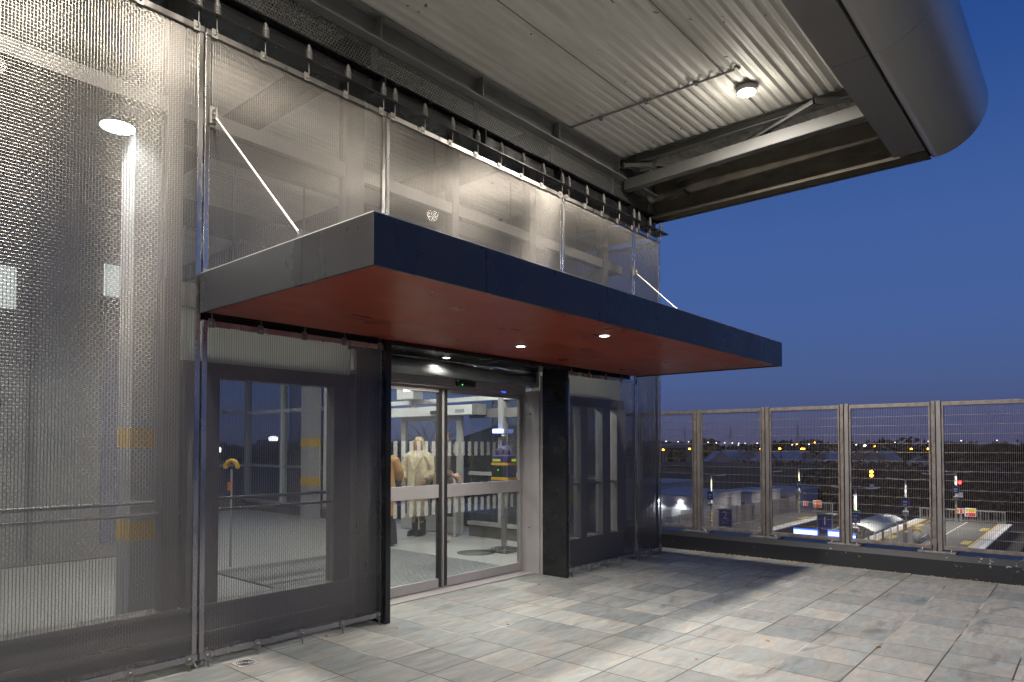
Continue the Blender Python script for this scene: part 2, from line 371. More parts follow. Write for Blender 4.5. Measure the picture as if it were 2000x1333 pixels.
def label_text(txt, size, m, parent, loc, rot, name='lettering', extr=.002):
    c = bpy.data.curves.new(name, 'FONT'); c.body = txt; c.size = size; c.align_x = 'CENTER'; c.align_y = 'CENTER'; c.extrude = extr; c.resolution_u = 3
    t0 = name_obj('temp', c); bpy.context.view_layer.update()
    me = bpy.data.meshes.new_from_object(t0.evaluated_get(bpy.context.evaluated_depsgraph_get())); bpy.data.objects.remove(t0)
    me.name = name; me.materials.clear(); me.materials.append(m); o = name_obj(name, me); o.parent = parent
    o.location = Vector(loc) - (ORG.get(parent.name) or Vector()); o.rotation_euler = rot; return o
FACE_CAM = (R(90), 0, R(-90))   # text plane facing -X

#@@SETTING
FY = 4.80      # mesh facade plane
IY = 5.30      # inner glazing plane
EX = 8.84      # end mesh plane
IX = 8.50      # end glazing plane
BY = 16.0      # far glazing
DZ = 5.42      # underside of roof deck

# ------------------------------------------------------------------ floors and ground
build('paving', MB().box((-12,-9,-.3), (9.45,5.26,0)), M['paving'], kind='structure')
build('interior_floor', MB().box((-12,5.26,-.3), (EX,BY+.1,.0)), M['floor'], kind='structure')
build('ground', MB().box((-600,-2500,-8), (3500,2500,-7.0)), M['ground'], kind='structure')
build('track_bed', MB().box((20,-2,-7.0), (400,22.3,-6.93)), M['ballast'], kind='structure')
build('grass_bank', MB().add([(95,36,-7),(150,36,-7),(150,75,-7),(95,75,-7),(128,36,-2.2),(150,36,-2.2),(150,75,-2.2),(128,75,-2.2)],
      [(0,1,5,4),(1,2,6,5),(2,3,7,6),(3,0,4,7),(4,5,6,7)]), M['grass'], kind='structure')

# ------------------------------------------------------------------ parapet wall at the deck edge and its fence
pw = MB()
pw.add([(9.45,-9,-7),(9.45,-9,.20),(9.52,-9,.262),(10.0,-9,.262),(10.0,-9,-7),(9.45,16,-7),(9.45,16,.20),(9.52,16,.262),(10.0,16,.262),(10.0,16,-7)],
       [(0,1,6,5),(1,2,7,6),(2,3,8,7),(3,4,9,8),(4,3,2,1,0),(5,6,7,8,9)])
build('parapet_wall', pw, M['chip'], label='low black chipped parapet wall under the mesh fence', cat='parapet')
FX = 9.66; FS = 1.036
posts_y = [1.517 + FS*i for i in (-3,-2,-1,0,1,2,3,4,5)]
post_lab = {0:'grey fence post nearest the right photo edge', 1:'grey fence post left of the red signal light', 2:'grey fence post beside the blue lit screens',
            3:'grey fence post nearest the entrance building corner', 4:'grey fence post hidden behind the mesh corner'}
g = thing('fence_post', 'grey fence post', 'fence post', (FX, posts_y[3], .262), 'posts of the deck edge fence')
build('upright', MB().box((FX-.03, posts_y[3]-.052, .282), (FX+.03, posts_y[3]-.004, 2.10)), M['fencep'], g, .003)
build('upright', MB().box((FX-.045, posts_y[3]+.004, .282), (FX+.015, posts_y[3]+.045, 2.10)), M['fencer'], g, .003)
build('base_plate', MB().box((FX-.12, posts_y[3]-.2, .262), (FX+.10, posts_y[3]+.2, .282)), M['fencep'], g, .003)
for dy in (-.15,.15): build('bolt', MB().lathe((FX-.07, posts_y[3]+dy, .282), [(.013,0),(.013,.014),(.008,.016),(.008,.03)], 8), M['clip'], g)
names = ['grey fence post far out of view on the right','second grey fence post out of view on the right','grey fence post just past the right photo edge',
 'rightmost grey fence post in view, left of the red signal','grey fence post right of the amber signal and blue screens','grey fence post left of the platform one sign',
 'leftmost grey fence post, beside the station corner','grey fence post behind the mesh clad corner','grey fence post beyond the station corner','']
# real reading of the photo, right to left
names[3] = 'grey fence post between the amber and the red signal lights'
names[4] = 'grey fence post between the blue screen and the curved shelter roof'
names[5] = 'grey fence post between the number 2 and number 1 platform signs'
names[6] = 'grey fence post nearest the station corner, beside the lit white cabins'
for i, y in enumerate(posts_y):
    if i == 3: g['label'] = names[3]; continue
    copy_tree(g, (FX, y, .262), label=names[i])
# fence panels
pl = ['','','mesh fence panel at the right photo edge, over the island platform end','mesh fence panel in front of the red signal',
      'mesh fence panel in front of the shelter and the amber signal','mesh fence panel in front of the number 1 sign','mesh fence panel in front of the number 2 sign',
      'mesh fence panel touching the station corner','mesh fence panel hidden behind the station corner']
fp = thing('mesh_fence', pl[3], 'mesh fence', (FX, posts_y[2]+.06, .30), 'weldmesh panels of the deck edge fence')
w_ = FS-.12; h_ = 1.77
build('frame', MB().box((-.02,0,h_-.03),(.03,w_,h_+.015)).box((-.025,0,0),(.035,w_,.045)).box((-.02,0,.045),(.02,.02,h_-.03)).box((-.02,w_-.02,.045),(.02,w_,h_-.03)), M['fencer'], fp, .003, local=True)
wv = MB()
n = 46
for i in range(1, n): y = .02+(w_-.04)*i/n; wv.tube([(0,y,.04),(0,y,h_-.03)], .0019, 4, False)
for j in range(1, 16): z = .045+.1125*j; wv.tube([(-.0045,.0,z),(-.0045,w_,z)], .0026, 4, False); 
build('wire_mesh', wv, M['fencew'], fp, local=True)
for i in range(8):
    if i == 2: continue
    copy_tree(fp, (FX, posts_y[i]+.06, .30), label={0:'mesh fence panel farthest out of view on the right',1:'mesh fence panel just out of view on the right',3:pl[4],4:pl[5],5:pl[6],6:pl[7],7:pl[8]}[i])

# ------------------------------------------------------------------ roof
rt = thing('station_roof', 'big cantilevered roof with corrugated underside and rounded grey edge', 'roof', (0,4.8,4.81))
prof = []; y = 1.55; p = .115
while y < BY+.6:
    prof += [(y, DZ), (y+.038, DZ), (y+.062, DZ+.026), (y+.091, DZ+.026)]; y += p
dk = MB(); dk.extrude_x(prof, -9, 8.93, closed=False); dk.extrude_x([(a, z+.012) for a, z in prof], -9, 8.93, closed=False)
build('corrugated_deck', dk, M['deck'], rt)
build('roof_top', MB().box((-9,1.4,5.60),(8.95,BY+.8,5.72)), M['girder'], rt)
jn = MB()
for yy in (2.9, 3.9): jn.box((-9,yy-.006,DZ-.006),(7.9,yy+.006,DZ-.0015))
build('deck_joint', jn, M['girder'], rt)
def arc(c, r, a0, a1, n): return [(c[0]+r*math.cos(a0+(a1-a0)*i/n), c[1]+r*math.sin(a0+(a1-a0)*i/n)) for i in range(n+1)]
outer = arc((1.385,5.335), .525, -math.pi/2, -3*math.pi/2, 28); inner = arc((1.385,5.335), .505, -3*math.pi/2, -math.pi/2, 28)
for a, b_ in ((-9,-4.2),(-4.194,1.0),(1.006,6.2),(6.206,8.9)):
    build('fascia', MB().extrude_x(outer+inner, a, b_, True), M['fascia'], rt)
build('fascia_end', MB().extrude_x([(q[0]+.0,q[1]) for q in arc((1.385,5.335),.50,-math.pi/2,-3*math.pi/2,28)], 8.86, 8.885), M['soffit'], rt)
build('fascia_gap', MB().box((-9,1.386,4.835),(8.9,1.412,4.86)), M['blackmatt'], rt)
for a, b_ in ((-9,-4.2),(-4.192,1.0),(1.008,6.2),(6.208,8.62)):
    build('soffit_panel', MB().box((a,1.412,4.812),(b_,1.72,4.83)).box((a,1.70,4.83),(b_,1.72,5.40)), M['soffit'], rt, .002)
eb = MB().box((8.80,1.42,4.86),(8.86,4.88,5.40)).box((8.68,1.412,4.812),(8.90,4.88,4.852))
build('end_beam', eb, M['endbeam'], rt, .004)
build('end_beam_edge', MB().box((8.864,1.40,4.80),(8.905,4.9,4.811)), M['endbeam'], rt)
build('end_closer', MB().box((8.70,4.882,4.875),(8.865,4.929,5.41)), M['girder'], rt)
build('end_infill', MB().box((8.70,4.93,4.875),(8.80,BY,5.41)), M['girder'], rt)
# steel below the deck
tb = MB().box((7.84,1.9,5.30),(7.94,4.85,5.31)).box((7.885,1.9,5.31),(7.895,4.85,5.40)).box((7.84,1.9,5.40),(7.94,4.85,5.412))
build('rafter', tb, M['beam'], rt)
build('tie_beam', MB().bar((8.02,4.86,5.10),(8.02,1.75,5.17),.13,.15), M['beam'], rt, .012)
br = MB().bar((8.75,4.45,5.26),(7.72,2.3,5.30),.06,.05).bar((7.72,2.3,5.31),(8.1,1.75,5.31),.05,.05).bar((7.7,4.7,5.24),(8.6,3.7,5.27),.06,.05)
br.bar((7.95,4.45,5.32),(8.45,4.85,5.32),.07,.05)
build('brace', br, M['beam'], rt)
build('gusset', MB().box((7.93,4.35,5.20),(7.95,4.6,5.31)).box((8.60,4.3,5.05),(8.78,4.6,5.10)), M['beam'], rt)
# edge girder above the perforated band
gb = MB().box((-9,4.90,5.18),(8.8,4.915,5.40)).box((-9,4.80,5.165),(8.8,5.0,5.18)).box((-9,4.80,5.40),(8.8,5.0,5.415))
eg = build('edge_girder', gb, M['girder'], rt)
for i in range(-7, 4):
    xx = 3.79+1.327*i
    if xx < 8.7: build('stiffener', MB().box((xx-.006,4.805,5.18),(xx+.006,4.90,5.40)), M['girder'], eg)
for i, xx in enumerate((-6,-2.7,.6,3.83,6.47,)):
    build('inner_beam', MB().box((xx-.06,5.0,5.10),(xx+.06,BY,5.11)).box((xx-.006,5.0,5.11),(xx+.006,BY,5.40)).box((xx-.06,5.0,5.40),(xx+.06,BY,5.412)), M['beam'], rt)
build('inner_beam', MB().box((-9,7.0,4.62),(8.5,7.14,5.0)), M['grey'], rt)
build('inner_beam', MB().box((-9,9.6,4.62),(8.5,9.8,5.0)), M['greydk'], rt)
cd = MB().tube([(6.66,4.8,DZ-.012),(6.72,2.72,DZ-.012)], .012, 8)
for yy in (4.4,3.8,3.2,2.75): cd.box((6.66,yy-.015,DZ-.03),(6.73,yy+.015,DZ-.001))
build('conduit', cd, M['soffit'], rt)
# perforated infill band
def perforated(x0, x1, z0, z1, y, p, r):
    V = []; F = []; row = 0; z = z0; ph = p*.866
    while z < z1-1e-6:
        off = (row % 2)*p/2; x = x0-off
        while x < x1:
            a, b_ = max(x, x0), min(x+p, x1)
            if b_-a > p*.7:
                cx, cz = x+p/2, z+ph/2; n = len(V)
                out = [(a,z),(cx,z),(b_,z),(b_,cz),(b_,z+ph),(cx,z+ph),(a,z+ph),(a,cz)]
                ang = [225,270,315,0,45,90,135,180]
                V += [(q[0],y,q[1]) for q in out] + [(cx+r*math.cos(R(t)),y,cz+r*math.sin(R(t))) for t in ang]
                F += [(n+k, n+(k+1) % 8, n+8+(k+1) % 8, n+8+k) for k in range(8)]
            x += p
        z += ph; row += 1
    return V, F
ps = thing('perforated_screen', 'dark grey perforated metal band between black channel and roof girder', 'perforated screen', (0,4.905,4.87))
V, F = perforated(-2, 8.84, 4.87, 5.165, 4.905, .030, .0105)
o = np_mesh('perforated_sheet', np.array(V)-np.array((0,4.905,4.87)), np.array(F), M['perf'], ps, False)
V, F = perforated(4.9, 9.5, 4.87, 5.165, 0, .030, .0105)
V = [(8.835, x, z) for x, y, z in V]
np_mesh('perforated_sheet', np.array(V)-np.array((0,4.905,4.87)), np.array(F), M['perf'], ps, False)
for xx in (-.19,1.14,2.46,3.79,5.12,6.44,7.77): build('stud', MB().box((xx-.03,4.912,4.87),(xx+.03,4.93,5.16)), M['girder'], ps)

# black channel carrying the springs
ch = thing('channel_beam', 'long black steel channel beam carrying the tension springs', 'steel beam', (0,4.9,4.6))
cb = MB().box((-9,4.895,4.622),(8.90,4.91,4.86)).box((-9,4.70,4.61),(8.93,4.91,4.622)).box((-9,4.82,4.86),(8.90,4.91,4.872))
build('channel', cb, M['black'], ch)
for xx in (.57,2.2,3.83,5.15,6.47,8.10): build('joint_plate', MB().box((xx-.006,4.80,4.622),(xx+.006,4.895,4.86)), M['black'], ch)
for zz in (4.69,4.79): build('bolt', MB().lathe((8.84,4.893,zz), [(.018,0),(.018,-.016),(.009,-.018),(.009,-.03)], 8, axis='y'), M['clip'], ch)
build('channel', MB().box((8.86,4.92,4.622),(8.875,BY,4.86)).box((8.78,4.92,4.61),(8.875,BY,4.622)), M['black'], ch)

#@@MESH
# ------------------------------------------------------------------ woven stainless panels
def woven(Wd, H):
    px_, pz = .018, .0068; rf, rw, am = .00092, .00125, .0023
    nx = int(round(Wd/px_))+1; nz = int(H/pz)
    xs = np.linspace(0, Wd, nx); zs = (np.arange(nz)+.5)*pz
    zig = np.where(np.arange(nz) % 3 == 1, .10, 1.0)[:,None]*(1-2*(np.arange(nz) % 2))[:,None]*(1-2*(np.arange(nx) % 2))[None,:]*am
    V = np.zeros((nz, nx, 4, 3), np.float32)      # square-section weft wires, straight from crossing to crossing
    V[..., 0] = xs[None,:,None]; V[..., 1] = zig[:,:,None]; V[..., 2] = zs[:,None,None]
    V[..., 1] += np.array([-rf,-rf,rf,rf]); V[..., 2] += np.array([-rf,rf,rf,-rf])
    idx = np.arange(nz*nx*4).reshape(nz, nx, 4); Fs = []
    for a in range(4):
        b_ = (a+1) % 4
        Fs.append(np.stack([idx[:,:-1,a], idx[:,1:,a], idx[:,1:,b_], idx[:,:-1,b_]], -1).reshape(-1,4))
    base = nz*nx*4; nweft = sum(len(f) for f in Fs)
    VW = np.zeros((nx, 2, 4, 3), np.float32); VW[..., 0] = xs[:,None,None] + np.array([-rw,rw,rw,-rw]); VW[..., 1] = np.array([-rw,-rw,rw,rw])
    VW[:,1,:,2] = H; VW[:,0,:,2] = 0
    iw = np.arange(nx*8).reshape(nx,2,4)+base
    for a in range(4):
        b_ = (a+1) % 4
        Fs.append(np.stack([iw[:,0,a], iw[:,0,b_], iw[:,1,b_], iw[:,1,a]], -1).reshape(-1,4))
    return np.concatenate([V.reshape(-1,3), VW.reshape(-1,3)]), np.concatenate(Fs), nweft
def spring_mb(x, z):  # conical compression spring sitting on the channel flange
    s = MB(); s.tube([(x,-.055,z-.11),(x,-.055,z+.135)], .0045, 6)
    q = [(.020,.001),(.026,.008)]
    for i in range(6):
        zz = .012+i*.018; rr = .027 if i < 4 else .027-.005*(i-3)
        q += [(rr-.014,zz),(rr,zz+.006),(rr,zz+.011),(rr-.014,zz+.017)]
    q += [(.014,.122),(.010,.130),(.006,.140)]
    return s.lathe((x,-.055,z), q, 14)
def clip_mb(x, z, up):
    s = MB(); s.box((x-.022,-.016,z-.03),(x+.022,-.009,z+.035 if up else z+.03))
    s.lathe((x,-.016,z), [(.011,0),(.011,-.007),(.006,-.009)], 10, axis='y')
    if not up: s.box((x-.016,-.03,z-.035),(x+.016,-.009,z-.029))
    return s
def make_panel(Wd, z0, z1, label, springs=True, top_rod=False, n=None):
    H = z1-z0; t_ = thing('mesh_cladding', label, 'mesh panel', (0,0,0), 'woven steel mesh panels of the facade')
    V, F, nweft = woven(Wd-.02, H-.03); V = V + np.array((.01,0,.015), np.float32)
    wm = np_mesh('woven_mesh', V, F, M['mesh'], t_, False); wm.data.materials.append(M['warp'])
    mi = np.zeros(len(F), np.int32); mi[nweft:] = 1; wm.data.polygons.foreach_set('material_index', mi)
    for x0 in (.008, Wd-.008-.034): build('side_bar', MB().box((x0,-.012,.0),(x0+.034,-.004,H)), M['steel'], t_, .0015, local=True)
    build('top_rail', MB().box((.008,-.024,H-.042),(Wd-.008,-.0125,H)).box((.008,-.0125,H-.006),(Wd-.008,.02,H)), M['steel'], t_, .0015, local=True)
    build('bottom_rail', MB().box((.008,-.024,0),(Wd-.008,-.0125,.044)), M['steel'], t_, .0015, local=True)
    n = n or max(2, int(round((Wd-.13)/.36))+1)
    xs = [.065+(Wd-.13)*i/(n-1) for i in range(n)]
    for x in xs:
        if springs: build('spring', spring_mb(x, 4.622-z0), M['spring'], t_, local=True)
        if springs or top_rod:
            c = clip_mb(x, H-.02, True)
            c.v = [(a, b_-.012, d) for a, b_, d in c.v]
            if top_rod: c.tube([(x,-.03,H),(x,-.03,H+.055)], .005, 6)
            build('clip', c, M['clip'], t_, local=True)
        if z0 < .2:
            c = clip_mb(x, .02, False); c.v = [(a, b_-.012, d) for a, b_, d in c.v]
            c.tube([(x,-.03,-.0595),(x,-.03,.0)], .0055, 6)
            build('foot_clip', c, M['clip'], t_, local=True)
    return t_
def place(o, x, y, z, rz=0): o.location = (x, y, z); o.rotation_euler = (0,0,rz); return o
A = place(make_panel(1.63, .06, 4.53, 'tall woven mesh panel left of the entrance, with light streaks'), .57, FY, .06)
copy_tree(A, (-1.06, FY, .06), label='tall woven mesh panel just outside the left photo edge')
Bp = place(make_panel(1.63, .06, 2.44, 'lower mesh panel left of the glass doors, under the canopy', False, True), 2.2, FY, .06)
copy_tree(Bp, (6.56, FY, .06), label='lower mesh panel right of the black column, under the canopy')
Cp = place(make_panel(1.63, 2.76, 4.53, 'upper mesh panel behind the left stay rod, above the canopy'), 2.2, FY, 2.76)
copy_tree(Cp, (6.47, FY, 2.76), label='upper mesh panel above the canopy, second from the station corner')
place(make_panel(2.64, 2.76, 4.53, 'widest upper mesh panel above the doors, in the middle of the canopy'), 3.83, FY, 2.76)
place(make_panel(.74, .06, 4.53, 'narrow tall mesh panel at the station corner', n=3), 8.10, FY, .06)
def endcopy(src, y, z, lab): return copy_tree(src, (EX, y, z), R(90), lab)
endcopy(A, FY+.04, .06, 'tall end wall mesh panel round the station corner')
endcopy(A, FY+1.67, .06, 'tall end wall mesh panel seen through the sliding doors')
endcopy(Cp, FY+3.3, 2.76, 'upper end wall mesh panel over the inner doorway, near side')
endcopy(Cp, FY+4.93, 2.76, 'upper end wall mesh panel over the inner doorway, far side')
endcopy(A, FY+6.56, .06, 'tall end wall mesh panel beyond the inner doorway')
endcopy(A, FY+8.19, .06, 'tall end wall mesh panel at the far building corner')

#@@BUILDING
# ------------------------------------------------------------------ inner glazed walls
gw = thing('glazed_front_wall', 'grey framed glazed wall standing behind the front mesh panels', 'glazed wall', (0,IY,0))
for a, b_ in ((-9,3.83),(6.52,8.56)):
    build('plinth', MB().box((a,IY-.05,.0),(b_,IY+.07,.30)).box((a,IY-.09,.30),(b_,IY+.08,.335)).box((a,IY-.10,.09),(b_,IY-.05,.13)), M['grey'], gw, .003)
    build('handrail', MB().tube([(a,IY+.12,1.125),(b_-.05,IY+.12,1.125)], .016, 10), M['lgrey'], gw)
    build('transom', MB().box((a,IY-.02,1.035),(b_,IY+.02,1.058)), M['grey'], gw, .003)
    a = max(a, 2.26)
    build('head_beam', MB().box((a,IY-.07,2.08),(b_,IY+.07,2.20)), M['greydk'], gw, .003)
    build('clerestory', MB().box((a,IY-.005,2.20),(b_,IY+.005,2.62)), M['frost'], gw)
    build('ledge', MB().box((a,IY-.03,2.62),(b_,IY+.03,2.74)), M['grey'], gw)
build('transom', MB().box((-9,IY-.05,4.05),(8.56,IY+.05,4.17)), M['grey'], gw, .004)
build('transom', MB().box((2.26,IY-.03,2.741),(8.56,IY+.03,2.80)), M['grey'], gw)
build('transom', MB().box((-9,IY-.05,5.0),(8.56,IY+.05,5.09)), M['grey'], gw)
for xx, wd, mm in ((.62,.05,'grey'),(2.19,.06,'greydk'),(2.42,.14,'greydk'),(3.70,.08,'greydk'),(3.86,.06,'lgrey'),(6.60,.05,'grey'),(7.55,.07,'lgrey'),(8.10,.10,'lgrey'),(8.50,.12,'lgrey')):
    build('mullion', MB().box((xx-wd,IY-.06,0.336),(xx+wd,IY+.06,2.08 if xx > 2.3 else 2.80)), M[mm], gw, .003)
for xx, wd in ((-2.7,.06),(.6,.06),(2.2,.06),(3.83,.10),(5.15,.05),(6.47,.06),(8.1,.06)):
    build('mullion', MB().box((xx-wd,IY-.06,2.80),(xx+wd,IY+.06,5.0)), M['greydk'], gw, .003)
for a, b_ in ((2.56,3.62),(6.65,7.48),(7.62,8.0)):
    build('pane', MB().box((a,IY-.006,.336),(b_,IY+.006,2.08)), M['glassdirty'], gw)
for a, b_ in ((-9,-2.76),(-2.64,.54),(.66,2.14)):
    build('pane', MB().box((a,IY-.006,.336),(b_,IY+.006,4.05)), M['glassdirty'], gw)
    build('pane', MB().box((a,IY-.006,4.17),(b_,IY+.006,5.0)), M['glassdirty'], gw)
for a, b_ in ((2.26,3.73),(3.93,5.1),(5.2,6.41),(6.53,8.04)):
    build('pane', MB().box((a,IY-.006,2.80),(b_,IY+.006,4.05)), M['glassdirty'], gw)
    build('pane', MB().box((a,IY-.006,4.17),(b_,IY+.006,5.0)), M['glassdirty'], gw)

ew = thing('glazed_end_wall', 'grey framed glazed end wall with the inner doorway, behind the people', 'glazed wall', (IX,10,0))
for a, b_ in ((5.38,8.30),(11.66,BY-.06)):
    build('plinth', MB().box((IX-.02,a,0),(IX+.08,b_,.20)), M['plinth'], ew)
    build('sill', MB().box((IX-.06,a,.20),(IX+.09,b_,.26)), M['lgrey'], ew, .003)
    build('transom', MB().box((IX-.03,a,1.05),(IX+.03,b_,1.11)), M['lgrey'], ew, .003)
    build('pane', MB().box((IX-.005,a,.26),(IX+.005,b_,1.05)), M['glass'], ew)
    build('pane', MB().box((IX-.005,a,1.11),(IX+.005,b_,2.30)), M['glass'], ew)
build('transom', MB().box((IX-.05,5.38,2.32),(IX+.05,BY-.06,2.40)), M['white'], ew, .003)
build('dark_head', MB().box((IX-.02,5.38,2.03),(IX+.02,8.3,2.18)), M['greydk'], ew)
build('pane', MB().box((IX-.005,5.38,2.40),(IX+.005,BY-.06,4.05)), M['glass'], ew)
build('transom', MB().box((IX-.05,5.38,4.05),(IX+.05,BY-.06,4.17)), M['lgrey'], ew, .003)
build('pane', MB().box((IX-.005,5.38,4.17),(IX+.005,BY-.06,5.35)), M['glass'], ew)
for yy in (7.53,11.72,12.55,14.3,15.94): build('mullion', MB().box((IX-.07,yy-.05,.26),(IX+.07,yy+.05,5.35)), M['white' if yy in (14.3,12.55) else 'lgrey'], ew, .003)
build('mullion', MB().box((IX-.06,6.3,.26),(IX+.06,6.38,5.35)), M['lgrey'], ew, .003)

fw = thing('glazed_far_wall', 'grey framed glazed wall on the far side of the ticket hall', 'glazed wall', (0,BY,0))
build('plinth', MB().box((-9,BY-.04,0),(IX+.1,BY+.06,.22)), M['plinth'], fw)
for z0, z1 in ((1.05,1.11),(2.32,2.40),(4.05,4.17)): build('transom', MB().box((-9,BY-.04,z0),(IX+.1,BY+.04,z1)), M['lgrey'], fw)
for xx in (-4,-2.4,-.8,.8,2.4,4.0,5.6,7.2): build('mullion', MB().box((xx-.04,BY-.06,.22),(xx+.04,BY+.05,5.35)), M['grey'], fw)
build('pane', MB().box((-9,BY-.005,.22),(IX,BY+.005,5.3)), M['glass'], fw)
# lift shaft in the hall
ls = thing('lift_shaft', 'grey lift shaft with white lit top panels behind the left mesh', 'lift shaft', (2,10.5,0))
build('shaft', MB().box((.2,10.5,0),(3.9,12.4,4.95)), M['grey'], ls, .01)
LBOX = EM('light_box', (.95,1,.97), .95)
for a, b_, z0, z1 in ((1.6,2.43,3.30,3.83),(3.45,3.86,3.65,4.09)): build('light_box', MB().box((a,10.46,z0),(b_,10.497,z1)), LBOX, ls)
build('glass_panel', MB().box((3.45,10.475,.2),(3.86,10.497,3.6)), P('shaft_glass',(.16,.165,.22),.2), ls)  # dim sky reflection put into the panel's grey-blue colour
build('side_trim', MB().box((2.6,10.47,.1),(2.66,10.497,4.9)), M['greydk'], ls)

# hall columns with yellow bands
def column(x, y, lab, mm='column'):
    c = thing('hall_column', lab, 'column', (x,y,0), 'square columns in the ticket hall')
    build('shaft', MB().box((x-.15,y-.15,0),(x+.15,y+.15,DZ-.01)), M[mm], c, .008)
    for z in (1.62,.80): build('yellow_band', MB().box((x-.153,y-.153,z-.085),(x+.153,y+.153,z+.085)), M['yellow'], c)
    return c
c0 = column(2.5,6.6,'large square column with yellow bands close behind the left mesh panel')
copy_tree(c0,(8.25,6.1,0),label='square column with yellow bands behind the mesh right of the doors')
copy_tree(c0,(8.25,12.8,0),label='small distant square column with yellow bands behind the lower left mesh')

# hall lamps
def hall_lamp(x, y, z, lab, p, r=.14):
    l = thing('hall_lamp', lab, 'ceiling lamp', (x,y,z), 'round lamps hanging in the ticket hall')
    build('housing', MB().lathe((x,y,z), [(r*.5,.09),(r,.07),(r,.012)][::-1], 24), M['lgrey'], l)
    build('lens', MB().lathe((x,y,z), [(r*.96,.0),(r*.96,.011)], 24), LAMP_C, l)
    build('stem', MB().tube([(x,y,z+.09),(x,y,DZ)], .012, 8), M['lgrey'], l)
    lamp('SPOT', 'lamp_light', (x,y,z-.03), p, (1,.985,.93), l, .1, 165, .6)
    return l
HP = 250
hall_lamp(2.2,6.42,4.31,'large bright round lamp beside the column, seen through left mesh',HP)
hall_lamp(5.28,5.72,4.33,'small round lamp seen through the wide upper mesh panel',110,.09)
for x, y, lab in ((0,8.5,'round hall lamp left of the lift shaft'),(5.4,8.6,'round hall lamp above the entrance mat'),(7.3,10.2,'round hall lamp above the standing people'),(5.2,13.2,'round hall lamp near the far glazed wall'),(-2.5,13,'round hall lamp at the far left of the hall')):
    hall_lamp(x,y,4.33,lab,HP)

hall_lamp(7.5,6.5,3.3,'added low hung lamp brightening the hall behind the corner mesh panels',260)  # added lamp to lift the interior of the right bay
hall_lamp(3.9,7.7,3.3,'added low hung fill lamp hidden behind the canopy end',150)  # added lamp, kept out of view, brightens the hall left of the doors
# ------------------------------------------------------------------ entrance canopy
cn = thing('entrance_canopy', 'flat navy entrance canopy with red soffit and three downlights', 'canopy', (5.13,3.8,2.48))
cx0, cx1, cy0, cy1, cz0, cz1 = 2.17, 8.10, 2.81, 4.755, 2.48, 2.757
build('fascia', MB().box((cx0,cy0,cz0),(3.018,cy0+.02,cz1)).box((3.021,cy0,cz0),(cx1,cy0+.02,cz1)), M['navy'], cn, .002)
build('fascia', MB().box((cx0,cy0+.0205,cz0),(cx0+.02,3.47,cz1)).box((cx0,3.473,cz0),(cx0+.02,cy1,cz1)), M['navy'], cn, .002)
build('fascia', MB().box((cx1-.02,cy0+.0205,cz0),(cx1,cy1,cz1)), M['navy'], cn, .002)
build('soffit', MB().box((cx0+.022,cy0+.022,cz0+.010),(cx1-.022,cy1,cz0+.03)), M['red'], cn)
build('rear_closer', MB().box((cx0+.03,4.83,2.492),(cx1-.03,4.89,2.75)).box((cx0+.03,4.84,2.452),(3.79,4.88,2.493)).box((6.56,4.84,2.452),(cx1-.03,4.88,2.493)), M['blackmatt'], cn)
build('cover', MB().box((cx0+.004,cy0+.004,cz1),(cx1-.004,cy1,cz1+.006)), M['bounce_cover'], cn)  # unseen canopy top serving as a reflector for the roof deck
for i, (x, y, z) in enumerate(((4.90,4.118,cz0+.010),(4.89,3.18,cz0+.010))):
    d = build('downlight', MB().lathe((x,y,z-.006), [(.040,.0),(.058,.0),(.058,.006)], 24), M['swhite'], cn)
    build('lens', MB().lathe((x,y,z-.008), [(.038,0),(.038,.0075)], 20), LAMP_S, d)
    lamp('SPOT','downlight_beam',(x,y,z-.02),215,(1,.95,.87),cn,.04,140,.8)

# door portal
dp = thing('door_portal', 'glossy black portal frame with wide column around the doors', 'door frame', (5.15,4.95,0))
build('jamb', MB().box((3.80,4.73,0),(3.856,5.16,2.45)), M['black'], dp, .003)
build('wide_column', MB().box((6.50,4.765,0),(6.552,5.12,2.45)), M['black'], dp, .003)
hd = build('header', MB().box((3.80,4.765,2.4505),(6.552,5.30,2.485)), M['black'], dp)
d = build('downlight', MB().lathe((4.80,5.02,2.444), [(.034,.0),(.052,.0),(.052,.006)], 24), M['swhite'], dp)
build('lens', MB().lathe((4.80,5.02,2.442), [(.033,0),(.033,.0075)], 20), LAMP_S, d)
lamp('SPOT','downlight_beam',(4.8,5.02,2.43),110,(1,.95,.86),dp,.04,150,.8)
sp = build('side_panel', MB().box((6.505,5.122,0),(6.53,5.16,2.40)).box((6.49,5.162,0),(6.53,5.50,2.22)), M['alu'], dp, .003)
build('keyhole', MB().lathe((6.489,5.30,1.94), [(.012,.0),(.012,.003)], 10, axis='x').lathe((6.489,5.32,.55), [(.010,.0),(.010,.003)], 10, axis='x'), M['rubber'], sp)
build('side_panel', MB().box((3.82,5.162,0),(3.858,5.50,2.22)), M['alu'], dp, .003)
